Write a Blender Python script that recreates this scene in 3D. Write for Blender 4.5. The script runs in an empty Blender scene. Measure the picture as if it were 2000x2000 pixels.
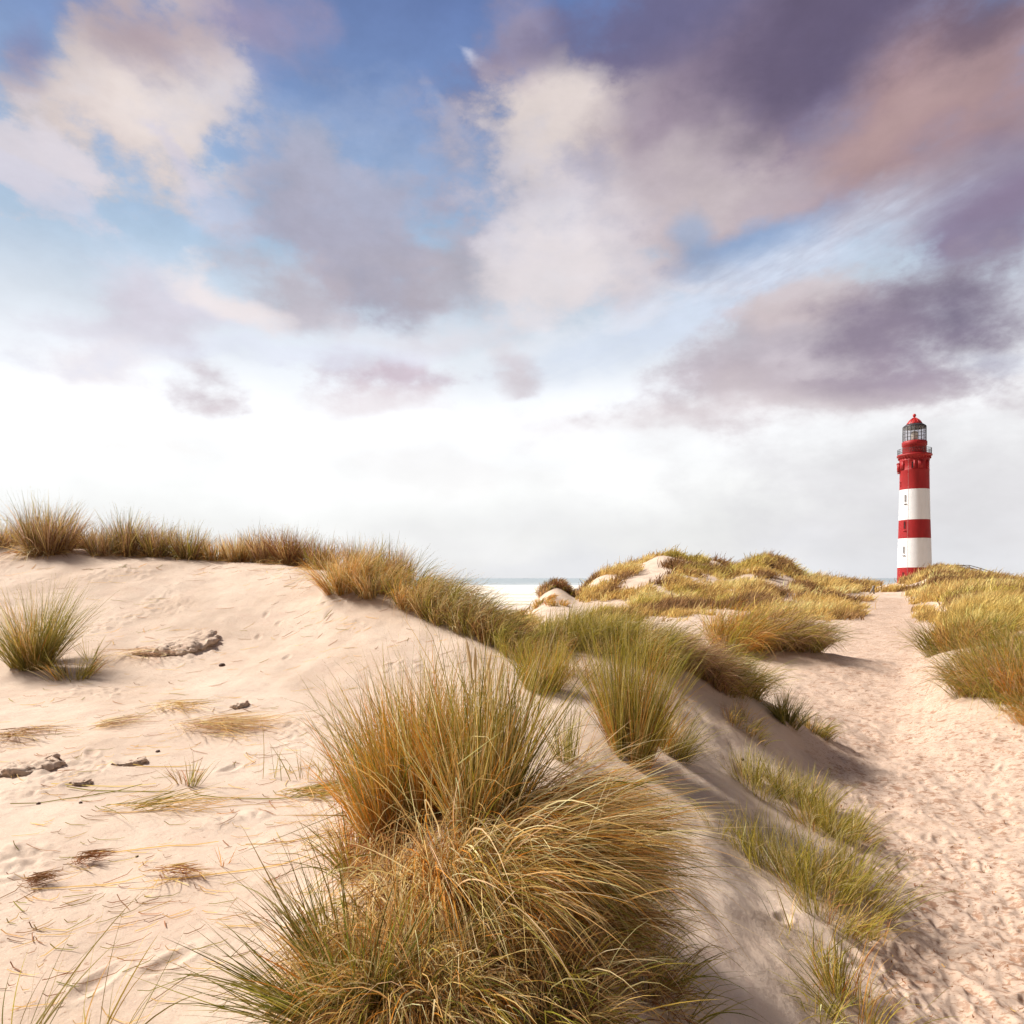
import bpy, math, random
import numpy as np
from mathutils import Vector

R = math.radians
F = 1333.0            # focal length in pixels of the 2000 px photograph
HV = 1129.0           # image row of the sea horizon
EXPOSURE = 0.6
SUN_EL, SUN_AZ = 44.0, -72.0      # degrees, azimuth from +Y (view direction), negative = to the left
SUN_STRENGTH = 5.0
scene = bpy.context.scene

# ------------------------------------------------------------------ camera
cam_data = bpy.data.cameras.new('camera')
cam = bpy.data.objects.new('camera', cam_data)
scene.collection.objects.link(cam)
cam.location = (0, 0, 0)
cam.rotation_euler = (R(90), 0, 0)
cam_data.sensor_width = 36.0
cam_data.lens = 36.0 * F / 2000.0
cam_data.shift_y = (HV - 1000.0) / 2000.0
cam_data.clip_start = 0.05
cam_data.clip_end = 60000
scene.camera = cam

# ------------------------------------------------------------------ view
scene.view_settings.view_transform = 'Standard'
scene.view_settings.look = 'None'
scene.view_settings.gamma = 1.0
scene.view_settings.exposure = EXPOSURE
scene.cycles.max_bounces = 8
scene.cycles.diffuse_bounces = 4
scene.cycles.transparent_max_bounces = 12
scene.cycles.use_adaptive_sampling = True
scene.cycles.adaptive_threshold = 0.02
scene.cycles.adaptive_min_samples = 12

def lin(r, g, b):
    f = lambda c: (c / 255 / 12.92) if c / 255 <= 0.04045 else ((c / 255 + 0.055) / 1.055) ** 2.4
    return (f(r), f(g), f(b), 1.0)

class NT:
    """tiny helper for writing node trees as expressions"""
    def __init__(s, nt):
        s.nt = nt
    def node(s, kind, ins=None, **props):
        n = s.nt.nodes.new(kind)
        for k, v in props.items():
            setattr(n, k, v)
        for k, v in (ins or {}).items():
            if hasattr(v, 'is_output'):
                s.nt.links.new(v, n.inputs[k])
            else:
                n.inputs[k].default_value = v
        return n
    def math(s, op, a, b=0.0, c=0.0, clamp=False):
        n = s.node('ShaderNodeMath', {0: a, 1: b, 2: c}, operation=op)
        n.use_clamp = clamp
        return n.outputs[0]
    def vmath(s, op, a, b=(0, 0, 0), scale=1.0):
        n = s.node('ShaderNodeVectorMath', {0: a, 1: b}, operation=op)
        if op == 'SCALE':
            if hasattr(scale, 'is_output'): s.nt.links.new(scale, n.inputs['Scale'])
            else: n.inputs['Scale'].default_value = scale
        return n.outputs['Value'] if op in ('LENGTH', 'DOT_PRODUCT', 'DISTANCE') else n.outputs[0]
    def smooth(s, x, a, b, lo=0.0, hi=1.0):
        n = s.node('ShaderNodeMapRange', {0: x, 1: a, 2: b, 3: lo, 4: hi}, interpolation_type='SMOOTHSTEP')
        return n.outputs[0]
    def lerp(s, x, a, b, lo, hi):
        return s.node('ShaderNodeMapRange', {0: x, 1: a, 2: b, 3: lo, 4: hi}).outputs[0]
    def noise(s, vec, scale, detail=5.0, rough=0.5, dist=0.0, color=False):
        n = s.node('ShaderNodeTexNoise', {'Vector': vec, 'Scale': scale, 'Detail': detail, 'Roughness': rough, 'Distortion': dist})
        return n.outputs['Color' if color else 'Fac']
    def mix(s, f, a, b, blend='MIX'):
        n = s.node('ShaderNodeMix', None, data_type='RGBA', blend_type=blend)
        for k, v in ((0, f), (6, a), (7, b)):
            if hasattr(v, 'is_output'): s.nt.links.new(v, n.inputs[k])
            else: n.inputs[k].default_value = v
        return n.outputs[2]
    def ramp(s, x, stops):
        n = s.node('ShaderNodeValToRGB', {0: x})
        e = n.color_ramp.elements
        while len(e) < len(stops): e.new(0.5)
        for k, (p, c) in enumerate(stops):
            e[k].position = p; e[k].color = c
        return n.outputs[0]

# ------------------------------------------------------------------ world: Nishita sky with a cloud deck
world = bpy.data.worlds.new('World')
scene.world = world
world.use_nodes = True
world.node_tree.nodes.clear()
world.cycles.sampling_method = 'MANUAL'
world.cycles.sample_map_resolution = 256
w = NT(world.node_tree)
SKY_STRENGTH = 0.1
sky = w.node('ShaderNodeTexSky', None, sky_type='NISHITA', sun_disc=False)
sky.sun_elevation = R(SUN_EL); sky.sun_rotation = R(SUN_AZ)
sky.air_density = 1.0; sky.dust_density = 1.5; sky.ozone_density = 2.0
tc = w.node('ShaderNodeTexCoord')
D = tc.outputs['Generated']
sep = w.node('ShaderNodeSeparateXYZ', {0: D})
dx, dy, dz = sep.outputs
az = w.math('ARCTAN2', dx, dy)
el = w.math('ARCSINE', dz)
# domain warp: coarse and fine
dir_s = w.vmath('MULTIPLY', D, (1.0, 1.0, 1.7))
warp1 = w.vmath('SCALE', w.vmath('SUBTRACT', w.noise(dir_s, 3.2, 3, 0.5, color=True), (.5, .5, .5)), scale=0.16)
warp2 = w.vmath('SCALE', w.vmath('SUBTRACT', w.noise(dir_s, 11.0, 5, 0.55, color=True), (.5, .5, .5)), scale=0.05)
AE0 = w.node('ShaderNodeCombineXYZ', {0: az, 1: el, 2: 0.0}).outputs[0]
AE = w.vmath('MULTIPLY', w.vmath('ADD', w.vmath('ADD', AE0, warp1), warp2), (1, 1, 0))
edge = w.math('SUBTRACT', w.noise(w.vmath('ADD', dir_s, (3.1, 1.7, 0.4)), 5.5, 10, 0.56), 0.5)
edge2 = w.math('SUBTRACT', w.noise(w.vmath('ADD', dir_s, (8.1, 4.7, 2.4)), 13.0, 8, 0.6), 0.5)

def sky_ae(u, v):
    a = math.atan((u - 1000) / F)
    return a, math.atan((HV - v) / F * math.cos(a))

# clear air: blue overhead whitening to the horizon
clear = w.ramp(w.math('MULTIPLY', w.math('ADD', el, w.math('MULTIPLY', edge, 0.03)), 1.0), [
    (0.0, lin(248, 248, 249)), (0.07, lin(253, 252, 251)), (0.13, (1.12, 1.11, 1.09, 1)), (0.235, (1.16, 1.16, 1.17, 1)), (0.33, lin(232, 239, 247)),
    (0.42, lin(182, 204, 226)), (0.50, lin(152, 178, 212)), (0.60, lin(122, 148, 196)), (0.74, lin(94, 114, 168)), (1.0, lin(62, 84, 140))])
nish = w.mix(1.0, sky.outputs[0], (SKY_STRENGTH, SKY_STRENGTH, SKY_STRENGTH, 1), 'MULTIPLY')
col = w.mix(0.85, nish, clear)
state = {'col': col}

def cloud(u, v, ru, rv, rgb, amt=1.0, rot=0.0, soft=0.6, rag=1.2, fine=0.5):
    """one cloud bank around the direction seen at (u, v): a ragged ellipse of the given colour"""
    if isinstance(rgb, tuple) and rgb[2] < 200:
        g_ = sum(rgb) / 3; rgb = tuple(c * .84 + g_ * .16 + o_ for c, o_ in zip(rgb, (2, 0, -2)))
    a, e = sky_ae(u, v)
    k = math.cos(a)
    q = w.vmath('SUBTRACT', AE, (a, e, 0))
    q = w.node('ShaderNodeVectorRotate', {'Vector': q, 'Center': (0, 0, 0), 'Angle': R(-rot)}, rotation_type='Z_AXIS').outputs[0]
    q = w.vmath('MULTIPLY', q, (F / (ru * k * k), F / (rv * k), 0))
    m = w.math('SUBTRACT', 1.22, w.vmath('LENGTH', q))
    m = w.math('MULTIPLY_ADD', edge, rag * 2.0, m)
    m = w.math('MULTIPLY_ADD', edge2, fine * 2.3, m)
    m = w.math('MULTIPLY', w.smooth(m, 0.0, soft), amt)
    state['col'] = w.mix(m, state['col'], lin(*rgb) if isinstance(rgb, tuple) else rgb)

# warm veil low in the sky, greyer to the right
cloud(2000, 1000, 900, 330, (226, 225, 228), 0.97, 0, 1.1, 0.4)
cloud(1400, 1110, 900, 80, (230, 231, 235), 0.8, 0, 1.2, 0.5)
cloud(950, 1035, 620, 46, (238, 238, 240), 0.55, 3, 1.5, 0.9)
# broken warm-grey cloud added outside the view to warm and dim the ambient
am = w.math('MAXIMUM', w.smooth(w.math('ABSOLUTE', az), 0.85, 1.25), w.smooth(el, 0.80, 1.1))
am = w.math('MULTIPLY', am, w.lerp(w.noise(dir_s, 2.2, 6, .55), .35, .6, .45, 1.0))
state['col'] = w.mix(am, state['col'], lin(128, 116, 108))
# upper left cloud
cloud(480, 60, 190, 110, (150, 146, 182), 0.7, -20, 1.0)
cloud(270, 170, 225, 190, (214, 200, 198), 0.95, -20, 0.55, 1.3)
cloud(300, 230, 190, 110, (228, 216, 212), 0.9, -25, 0.8, 1.2)
cloud(250, 30, 230, 85, (168, 150, 166), 0.8, 0, 1.0, 0.9)
cloud(15, 70, 60, 80, (132, 126, 170), 0.6, 20, 1.3)
cloud(105, 330, 125, 70, (216, 210, 218), 0.9, -15, 0.6, 1.5, 0.9)
cloud(120, 430, 120, 28, (212, 210, 224), 0.75, -32, 0.8, 1.4, 1.2)
cloud(360, 350, 90, 22, (208, 204, 220), 0.6, -40, 0.8, 1.5, 1.3)
# wisps in the blue
cloud(905, 112, 48, 10, (206, 208, 226), 0.7, -24, 1.2, 0.9, 1.6)
cloud(880, 270, 70, 14, (184, 194, 220), 0.45, -50, 1.3, 0.9, 1.8)
# middle grey bank
cloud(430, 440, 80, 60, (200, 202, 222), 0.6, 0, 1.0, 1.3)
cloud(400, 610, 230, 60, (222, 220, 232), 0.7, 5, 1.0, 1.1)
cloud(230, 640, 230, 60, (214, 206, 218), 0.6, 8, 1.0, 1.0)
cloud(610, 370, 105, 75, (156, 162, 186), 0.9, -25, 0.8, 1.1)
cloud(700, 480, 260, 100, (170, 170, 194), 0.95, -22, 0.7, 1.1)
cloud(560, 560, 150, 70, (186, 178, 192), 0.8, 0, 0.9, 1.1)
cloud(870, 560, 200, 70, (182, 176, 190), 0.75, -5, 1.0, 1.1)
cloud(450, 600, 120, 42, (240, 230, 230), 0.8, -10, 0.8, 1.2)
cloud(900, 640, 320, 45, (226, 224, 232), 0.75, 4, 1.0, 1.2)
# the big purple bank of the upper right
cloud(1560, 220, 660, 260, (150, 138, 164), 0.9, 8, 0.8, 0.8)
cloud(1850, 330, 260, 120, (160, 142, 160), 0.85, 8, 0.9, 0.8)
cloud(1440, 120, 560, 250, (120, 110, 146), 0.92, 10, 0.7, 0.7)
cloud(1240, 370, 330, 150, (196, 184, 194), 0.92, -6, 0.7, 0.9)
cloud(1070, 310, 130, 130, (226, 214, 210), 0.95, 15, 0.6, 0.9)
cloud(1130, 500, 200, 110, (216, 208, 214), 0.92, -25, 0.8, 1.1)
cloud(1060, 560, 130, 80, (234, 226, 228), 0.85, 0, 0.8, 1.1)
cloud(1000, 50, 90, 90, (158, 146, 172), 0.75, 20, 1.0)
cloud(1350, 250, 300, 110, (146, 130, 154), 0.8, 12, 1.0, 0.6)
cloud(1650, 320, 420, 120, (164, 146, 164), 0.95, 14, 0.7, 0.8)
cloud(1400, 400, 260, 95, (200, 188, 195), 0.85, 4, 1.0, 1.1)
cloud(1560, 380, 150, 60, (182, 168, 182), 0.7, 10, 0.9, 1.0)
cloud(1850, 190, 320, 120, (168, 136, 144), 0.9, 22, 0.9, 0.6)
cloud(1780, 250, 260, 70, (184, 154, 156), 0.75, 20, 1.0, 0.6)
cloud(1650, 70, 420, 110, (94, 86, 120), 0.85, 8, 1.0, 0.6)
cloud(1250, 40, 280, 90, (96, 100, 146), 0.7, 0, 1.0, 0.8)
cloud(1950, 40, 170, 80, (92, 80, 108), 0.7, 20, 1.0, 0.6)
cloud(1930, 420, 170, 110, (136, 122, 156), 0.9, 10, 0.9, 0.8)
# blue gap under it and the cirrus band
cloud(1500, 470, 220, 42, (140, 168, 206), 0.85, 14, 0.9, 0.8)
cloud(1340, 480, 60, 60, (150, 176, 210), 0.6, 30, 1.0, 0.9)
streak_c = w.vmath('MULTIPLY', w.node('ShaderNodeVectorRotate', {'Vector': AE0, 'Center': (0, 0, 0), 'Angle': R(-17)}, rotation_type='Z_AXIS').outputs[0], (1.0, 4.0, 1.0))
streak = w.noise(streak_c, 22.0, 6, 0.6)
a0, e0 = sky_ae(1400, 590)
q = w.vmath('SUBTRACT', w.vmath('ADD', AE0, w.vmath('SCALE', warp1, scale=0.3)), (a0, e0, 0))
q = w.node('ShaderNodeVectorRotate', {'Vector': q, 'Center': (0, 0, 0), 'Angle': R(-16)}, rotation_type='Z_AXIS').outputs[0]
q = w.vmath('MULTIPLY', q, (1 / 0.42, 1 / 0.062, 0))
m = w.smooth(w.math('ADD', w.math('SUBTRACT', 1.0, w.vmath('LENGTH', q)), w.math('MULTIPLY', edge2, 0.5)), 0.0, 0.8)
m = w.math('MULTIPLY', m, w.lerp(streak, 0.3, 0.7, 0.55, 0.95))
state['col'] = w.mix(m, state['col'], lin(214, 224, 242))
# lower right dark bank
cloud(1560, 720, 400, 110, (206, 196, 204), 0.95, 8, 0.8, 0.9)
cloud(1450, 690, 190, 45, (184, 176, 190), 0.7, 8, 0.9, 1.0)
cloud(1600, 770, 360, 60, (188, 176, 188), 0.75, 0, 0.9, 1.0)
cloud(1560, 600, 150, 50, (214, 200, 202), 0.8, 18, 0.8, 1.0)
cloud(1810, 650, 290, 125, (144, 132, 158), 0.95, 6, 1.1, 0.8)
cloud(1890, 600, 200, 85, (110, 104, 134), 0.85, -12, 1.6, 0.6)
cloud(1740, 740, 240, 50, (160, 146, 168), 0.75, 0, 0.9, 0.9)
cloud(1970, 690, 110, 26, (196, 200, 216), 0.5, -10, 0.9, 0.8)
cloud(300, 900, 420, 40, (251, 248, 246), 0.5, 4, 1.3, 1.4)
cloud(820, 930, 380, 34, (248, 246, 246), 0.5, -3, 1.3, 1.4)
# small low clouds over the glare
cloud(375, 745, 96, 50, (204, 192, 200), 0.9, -25, 1.2, 1.2, 0.9)
cloud(395, 790, 60, 36, (212, 200, 206), 0.8, 20, 1.3, 1.2, 0.9)
cloud(790, 725, 170, 62, (204, 188, 200), 0.9, 8, 1.1, 1.3, 0.9)
cloud(740, 790, 180, 46, (226, 214, 218), 0.6, 5, 1.0, 1.0)
cloud(1025, 705, 76, 44, (212, 203, 210), 0.75, -25, 1.3, 1.5, 0.9)
cloud(1040, 755, 40, 26, (214, 206, 212), 0.6, 30, 1.3, 1.3, 0.9)
cloud(200, 700, 150, 38, (232, 222, 226), 0.6, 5, 1.0, 1.0)
# thin high veils that tie the banks together
cloud(700, 330, 500, 120, (176, 188, 216), 0.35, -10, 1.3, 1.4, 1.0)
cloud(560, 690, 520, 26, (226, 230, 244), 0.6, 8, 1.0, 0.9, 1.0)
cloud(1100, 660, 260, 24, (244, 244, 250), 0.3, 10, 1.0, 1.2, 1.2)
cloud(1450, 820, 520, 60, (226, 216, 218), 0.55, 3, 1.2, 1.0)
cloud(470, 30, 200, 70, (150, 142, 180), 0.6, 0, 1.3, 1.2)
# soft light and shade inside the clouds
shade = w.lerp(w.noise(dir_s, 6.0, 6, 0.5), 0.3, 0.7, 0.94, 1.07)
fine_s = w.lerp(w.noise(w.vmath('ADD', dir_s, w.vmath('SCALE', warp1, scale=0.5)), 17.0, 9, 0.62), 0.3, 0.7, 0.94, 1.06)
lum = w.vmath('DOT_PRODUCT', state['col'], (0.3, 0.6, 0.1))
shade = w.math('MULTIPLY', shade, w.math('ADD', 1.0, w.math('MULTIPLY', w.math('SUBTRACT', fine_s, 1.0), w.smooth(lum, .95, .55))))
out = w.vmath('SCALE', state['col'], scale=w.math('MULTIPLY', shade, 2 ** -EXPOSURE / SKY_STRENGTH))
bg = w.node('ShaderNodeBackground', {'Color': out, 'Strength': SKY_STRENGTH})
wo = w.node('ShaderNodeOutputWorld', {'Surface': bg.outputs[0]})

# ------------------------------------------------------------------ sun
sd = bpy.data.lights.new('sun', 'SUN')
sd.energy = SUN_STRENGTH
sd.angle = R(8.0)
sd.color = (1.0, 0.94, 0.86)
sun = bpy.data.objects.new('sun', sd)
scene.collection.objects.link(sun)
sdir = Vector((math.sin(R(SUN_AZ)) * math.cos(R(SUN_EL)), math.cos(R(SUN_AZ)) * math.cos(R(SUN_EL)), math.sin(R(SUN_EL))))
sun.rotation_euler = sdir.to_track_quat('Z', 'Y').to_euler()

# ------------------------------------------------------------------ object helpers
COL = scene.collection
def tag(o, label=None, cat=None, group=None, kind=None):
    if label: o['label'] = label
    if cat: o['category'] = cat
    if group: o['group'] = group
    if kind: o['kind'] = kind
    return o

def empty(name, loc, rz=0.0):
    o = bpy.data.objects.new(name, None)
    o.empty_display_size = 0.2
    COL.objects.link(o); o.location = loc; o.rotation_euler = (0, 0, rz)
    return o

def np_mesh(name, V, Q, mat, parent=None, col=None, smooth=True):
    """quads mesh from numpy arrays"""
    me = bpy.data.meshes.new(name)
    V = np.ascontiguousarray(V, dtype=np.float32); Q = np.ascontiguousarray(Q, dtype=np.int32)
    k = Q.shape[1]
    me.vertices.add(len(V)); me.vertices.foreach_set('co', V.ravel())
    me.loops.add(Q.size); me.loops.foreach_set('vertex_index', Q.ravel())
    me.polygons.add(len(Q))
    me.polygons.foreach_set('loop_start', np.arange(0, Q.size, k, dtype=np.int32))
    if smooth: me.polygons.foreach_set('use_smooth', np.ones(len(Q), dtype=bool))
    if col is not None:
        a = me.attributes.new('tint', 'FLOAT_COLOR', 'POINT')
        c = np.ones((len(V), 4), dtype=np.float32); c[:, :3] = col
        a.data.foreach_set('color', c.ravel())
    me.materials.append(mat)
    me.update(calc_edges=True)
    o = bpy.data.objects.new(name, me)
    COL.objects.link(o)
    if parent is not None:
        o.parent = parent
    return o

def _h(ix, iy, seed):
    n = (ix.astype(np.int64) * 374761393 + iy.astype(np.int64) * 668265263 + seed * 1442695041) & 0xFFFFFFFF
    n = ((n ^ (n >> 13)) * 1274126177) & 0xFFFFFFFF
    n = n ^ (n >> 16)
    return (n & 0xFFFFFF) / float(0xFFFFFF)

def perlin(x, y, seed=0):
    x = np.asarray(x, float); y = np.asarray(y, float)
    ix = np.floor(x); iy = np.floor(y); fx = x - ix; fy = y - iy
    u = fx * fx * fx * (fx * (fx * 6 - 15) + 10); v = fy * fy * fy * (fy * (fy * 6 - 15) + 10)
    def g(dx, dy):
        a = _h(ix + dx, iy + dy, seed) * 2 * math.pi
        return np.cos(a) * (fx - dx) + np.sin(a) * (fy - dy)
    a = g(0, 0) * (1 - u) + g(1, 0) * u
    b = g(0, 1) * (1 - u) + g(1, 1) * u
    return (a * (1 - v) + b * v) * 1.4

def fbm(x, y, seed=0, oct=4, gain=0.5):
    s = 0; a = 1
    for k in range(oct):
        s = s + a * perlin(x * 2 ** k, y * 2 ** k, seed + 17 * k); a *= gain
    return s

def sst(x, a, b):
    t = np.clip((x - a) / (b - a), 0, 1)
    return t * t * (3 - 2 * t)

# ------------------------------------------------------------------ the shape of the dunes
# profiles (distance, height) for bearings u (pixel column / F = tangent of the bearing); v(Y, row) is a height seen at that row
def v(Y, row): return (Y, -(row - HV) / F * Y)
NEAR = {
 -1600: [(0.5,-1.5),(2.2,-1.4),(5,-1.2),(9,-.6),(13,.6),(15,.9),(17,.6)],
 -300: [(0.5,-1.5),(2.2,-1.42),(3.3,-1.38),(5,-1.3),(7,-1.15),(9,-.8),(11,-.15),(13,.62),(14.3,.9),(17,.3)],
 0:   [(0.5,-1.52),(2.2,-1.44),v(3.3,1690),v(5,1485),v(7,1362),v(9,1255),v(11,1165),v(13,1078),v(14,1060),(15.5,.55),(17,.2)],
 200: [(0.5,-1.55),(2.2,-1.45),v(3.3,1692),v(5,1487),v(7,1365),v(9,1262),v(11,1168),v(13,1088),v(14,1073),(15.5,.4),(17,0)],
 400: [(0.5,-1.6),(2.2,-1.45),v(3.3,1695),v(5,1490),v(7,1370),v(9,1268),v(11,1172),v(13,1104),v(14,1090),(15.5,.1),(17,-.3)],
 560: [(0.5,-1.6),(2.2,-1.45),v(3.2,1720),v(4.2,1575),v(5.5,1455),v(7,1372),v(9,1268),v(10.5,1186),v(12.5,1106),v(13.5,1098),(15,-.1),(17,-1)],
 700: [(0.5,-1.65),(2.0,-1.43),v(2.8,1780),v(3.6,1632),v(4.5,1535),v(5.7,1440),v(7,1370),v(8.5,1280),v(10,1188),v(11.3,1126),v(12.2,1118),(14,-.7),(17,-2)],
 800: [(0.5,-1.65),(2.0,-1.40),v(2.6,1790),v(3.2,1640),v(4.0,1560),v(5,1478),v(6.5,1390),v(8,1298),v(9.5,1212),v(10.6,1160),v(11.3,1142),(13,-.8),(17,-2.6)],
 900: [(0.5,-1.65),(1.8,-1.42),v(2.4,1850),v(3,1655),v(3.6,1550),v(4.3,1500),v(5.2,1445),v(6.5,1378),v(8,1297),v(9.3,1225),v(10.2,1178),(11.4,-.75),(13.5,-1.9),(17,-2.9)],
 1000:[(0.5,-1.7),(1.8,-1.45),v(2.4,1870),v(3,1680),v(3.6,1572),v(4.3,1520),v(5.2,1458),v(6.5,1392),v(8,1315),v(9.2,1250),v(9.9,1222),(11.2,-1.1),(13.5,-2.1),(17,-2.9)],
 1100:[(0.5,-1.75),(1.8,-1.5),v(2.4,1900),v(3,1715),v(3.6,1610),v(4.4,1535),v(5.5,1452),v(7,1378),v(8,1310),v(8.9,1256),(10,-1.0),(12,-1.8),(17,-2.6)],
 1200:[(0.5,-1.8),(1.8,-1.58),v(2.4,1950),v(3,1770),v(3.7,1645),v(4.5,1560),v(5.8,1468),v(7,1388),v(8,1312),v(8.7,1262),(10,-1.05),(12,-1.85),(17,-2.45)],
 1300:[(0.5,-1.9),(1.8,-1.68),v(2.4,2010),v(3,1850),v(4,1680),v(5,1580),v(6,1500),v(7,1412),v(8,1328),v(8.7,1284),(10,-1.25),(12,-2.0),(17,-2.35)],
 1400:[(0.5,-2.0),(1.8,-1.8),(3,-1.76),v(4,1725),v(5,1622),v(6.2,1535),v(7.2,1448),v(8.1,1374),v(8.8,1328),(10,-1.6),(12,-2.1),(17,-2.3)],
 1500:[(0.5,-2.1),(1.8,-1.95),(3,-1.92),v(4,1795),v(5,1695),v(6.5,1570),v(7.5,1475),v(8.3,1412),v(9,1376),(10.4,-1.95),(12,-2.2),(17,-2.3)],
 1600:[(0.5,-2.2),(1.8,-2.05),(3,-2.05),(4,-2.14),(5,-2.22),(7,-2.3),v(8.5,1484),v(9.5,1436),(11,-2.3),(13,-2.4),(17,-2.32)],
 1750:[(0.5,-2.3),(3,-2.25),(5,-2.42),(8,-2.5),(13,-2.45),(17,-2.35)],
 1880:[(0.5,-2.3),(3,-2.35),(5,-2.5),(7,-2.52),(9,-2.42),(11,-2.15),(13,-1.95),(17,-1.85)],
 2050:[(0.5,-2.35),(3,-2.4),(5,-2.5),(7,-2.45),(9,-2.2),(11,-1.8),(13,-1.6),(17,-1.5)],
 2400:[(0.5,-2.4),(3,-2.4),(5,-2.3),(8,-1.9),(11,-1.3),(14,-.8),(17,-.7)],
 3600:[(0.5,-2.4),(3,-2.2),(6,-1.5),(10,-.6),(17,.2)],
}
FAR_Y = [21, 30, 42, 52, 62, 68, 76, 86, 96, 110, 150, 200, 350, 1500, 4000]
E = [-12, -12.25, -13]
FAR = {
 -1600: [-1,-4,-6,-7,-8,-8,-9,-9,-10,-10.5,-11.5,-12]+E,
 300: [-2,-4,-5,-6,-7,-7,-8,-8.5,-9,-10,-11,-12]+E,
 900: [-3.2,-4.2,-4.6,-5,-6,-6.5,-7,-8,-8.6,-9.6,-11.4,-11.8]+E,
 985: [-3,-3.5,-3.8,-4.1,-4.6,-5,-5.5,-6.8,-8,-9.4,-11.4,-11.8]+E,
 1030: [-2.8,-2.9,-3.0,-3.0,-3.0,-3.1,-3.6,-5.2,-7,-8.6,-11.2,-11.8]+E,
 1060: [-2.7,-2.7,-2.75,-2.6,-1.65,-1.35,-2.3,-4.4,-6.5,-8,-11,-11.8]+E,
 1083: [-2.7,-2.65,-2.7,-2.5,-1.0,-.38,-1.3,-3.8,-6,-8,-11,-11.8]+E,
 1108: [-2.6,-2.6,-2.65,-2.45,-1.5,-1.0,-1.6,-3.8,-5.5,-7,-10.5,-11.8]+E,
 1130: [-2.6,-2.55,-2.6,-2.45,-2.1,-2.0,-2.0,-2.6,-4,-6,-10,-11.8]+E,
 1150: [-2.6,-2.5,-2.55,-2.4,-1.8,-1.3,-.75,-1.2,-3,-5,-9.5,-11.8]+E,
 1180: [-2.6,-2.45,-2.5,-2.4,-1.4,-.5,.3,.25,-1.5,-4,-9,-11.8]+E,
 1250: [-2.6,-2.4,-2.4,-2.2,-.8,.1,.9,1.65,.8,-2,-8,-11.5]+E,
 1300: [-2.5,-2.35,-2.35,-2.1,-.8,.2,1.2,2.8,2.0,-1,-8,-11.5]+E,
 1350: [-2.5,-2.3,-2.25,-2.1,-1.1,-.2,.8,2.2,1.8,-1,-8,-11.5]+E,
 1400: [-2.4,-2.3,-2.25,-2.0,-1.2,-.5,.5,1.9,1.5,-1,-8,-11.5]+E,
 1430: [-2.4,-2.3,-2.2,-1.8,-1.1,-.4,.4,.85,.3,-1.5,-8,-11.5]+E,
 1470: [-2.4,-2.3,-2.2,-1.7,-.9,0,1.0,1.85,1.2,-1,-7,-11]+E,
 1500: [-2.4,-2.3,-2.2,-1.7,-.9,-.1,.9,2.15,1.6,-1,-7,-11]+E,
 1540: [-2.4,-2.3,-2.2,-1.8,-1.2,-.6,.2,1.45,.8,-1,-6,-10]+E,
 1575: [-2.4,-2.3,-2.15,-1.8,-1.4,-1.1,-.7,-.2,-.3,-1,-4,-8]+E,
 1640: [-2.4,-2.25,-2.0,-1.75,-1.6,-1.4,-1.2,-.95,-1.0,-1.2,-2.5,-6]+E,
 1700: [-2.35,-2.25,-2.05,-1.9,-1.75,-1.7,-1.6,-1.5,-1.5,-1.5,-2,-4]+E,
 1760: [-2.3,-2.2,-2.05,-1.9,-1.8,-1.7,-1.55,-1.3,-1.0,-.9,-1.2,-2]+E,
 1800: [-2.25,-2.15,-2.0,-1.75,-1.5,-1.35,-1.05,-.5,-.1,.1,-.8,-2]+E,
 1830: [-2.1,-2.0,-1.8,-1.6,-1.3,-1.0,-.5,.4,1.0,1.35,0,-2]+E,
 1900: [-1.7,-1.5,-1.3,-1.2,-1.0,-.8,-.5,-.1,.1,.25,-.5,-2]+E,
 1950: [-1.5,-1.35,-1.2,-1.1,-.9,-.8,-.65,-.5,-.5,-.6,-1.4,-2.5]+E,
 2000: [-1.4,-1.3,-1.2,-1.1,-1.0,-.95,-1.0,-1.1,-1.3,-1.6,-2,-3]+E,
 2300: [-.7,-.8,-.9,-.8,-.5,-.3,0,.3,.3,0,-1,-4]+E,
 3600: [.2,0,0,.5,1,1.5,2,2,2,1,0,-4]+E,
}
def pchip(xk, yk, x):
    """monotone cubic interpolation; yk may carry trailing axes"""
    xk = np.asarray(xk, float); yk = np.asarray(yk, float)
    h = np.diff(xk); hh = h.reshape((-1,) + (1,) * (yk.ndim - 1))
    d = np.diff(yk, axis=0) / hh
    m = np.zeros_like(yk)
    a, b = d[:-1], d[1:]
    w1 = (2 * hh[1:] + hh[:-1]); w2 = (hh[1:] + 2 * hh[:-1])
    ok = (a * b) > 0
    with np.errstate(divide='ignore', invalid='ignore'):
        m[1:-1] = np.where(ok, (w1 + w2) / (w1 / np.where(ok, a, 1) + w2 / np.where(ok, b, 1)), 0)
    m[0] = d[0]; m[-1] = d[-1]
    i = np.clip(np.searchsorted(xk, x) - 1, 0, len(xk) - 2)
    sh = (-1,) + (1,) * (yk.ndim - 1)
    t = ((x - xk[i]) / h[i]).reshape(sh); H = h[i].reshape(sh)
    return ((2*t**3 - 3*t**2 + 1) * yk[i] + (t**3 - 2*t**2 + t) * H * m[i]
            + (-2*t**3 + 3*t**2) * yk[i+1] + (t**3 - t**2) * H * m[i+1])

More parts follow.
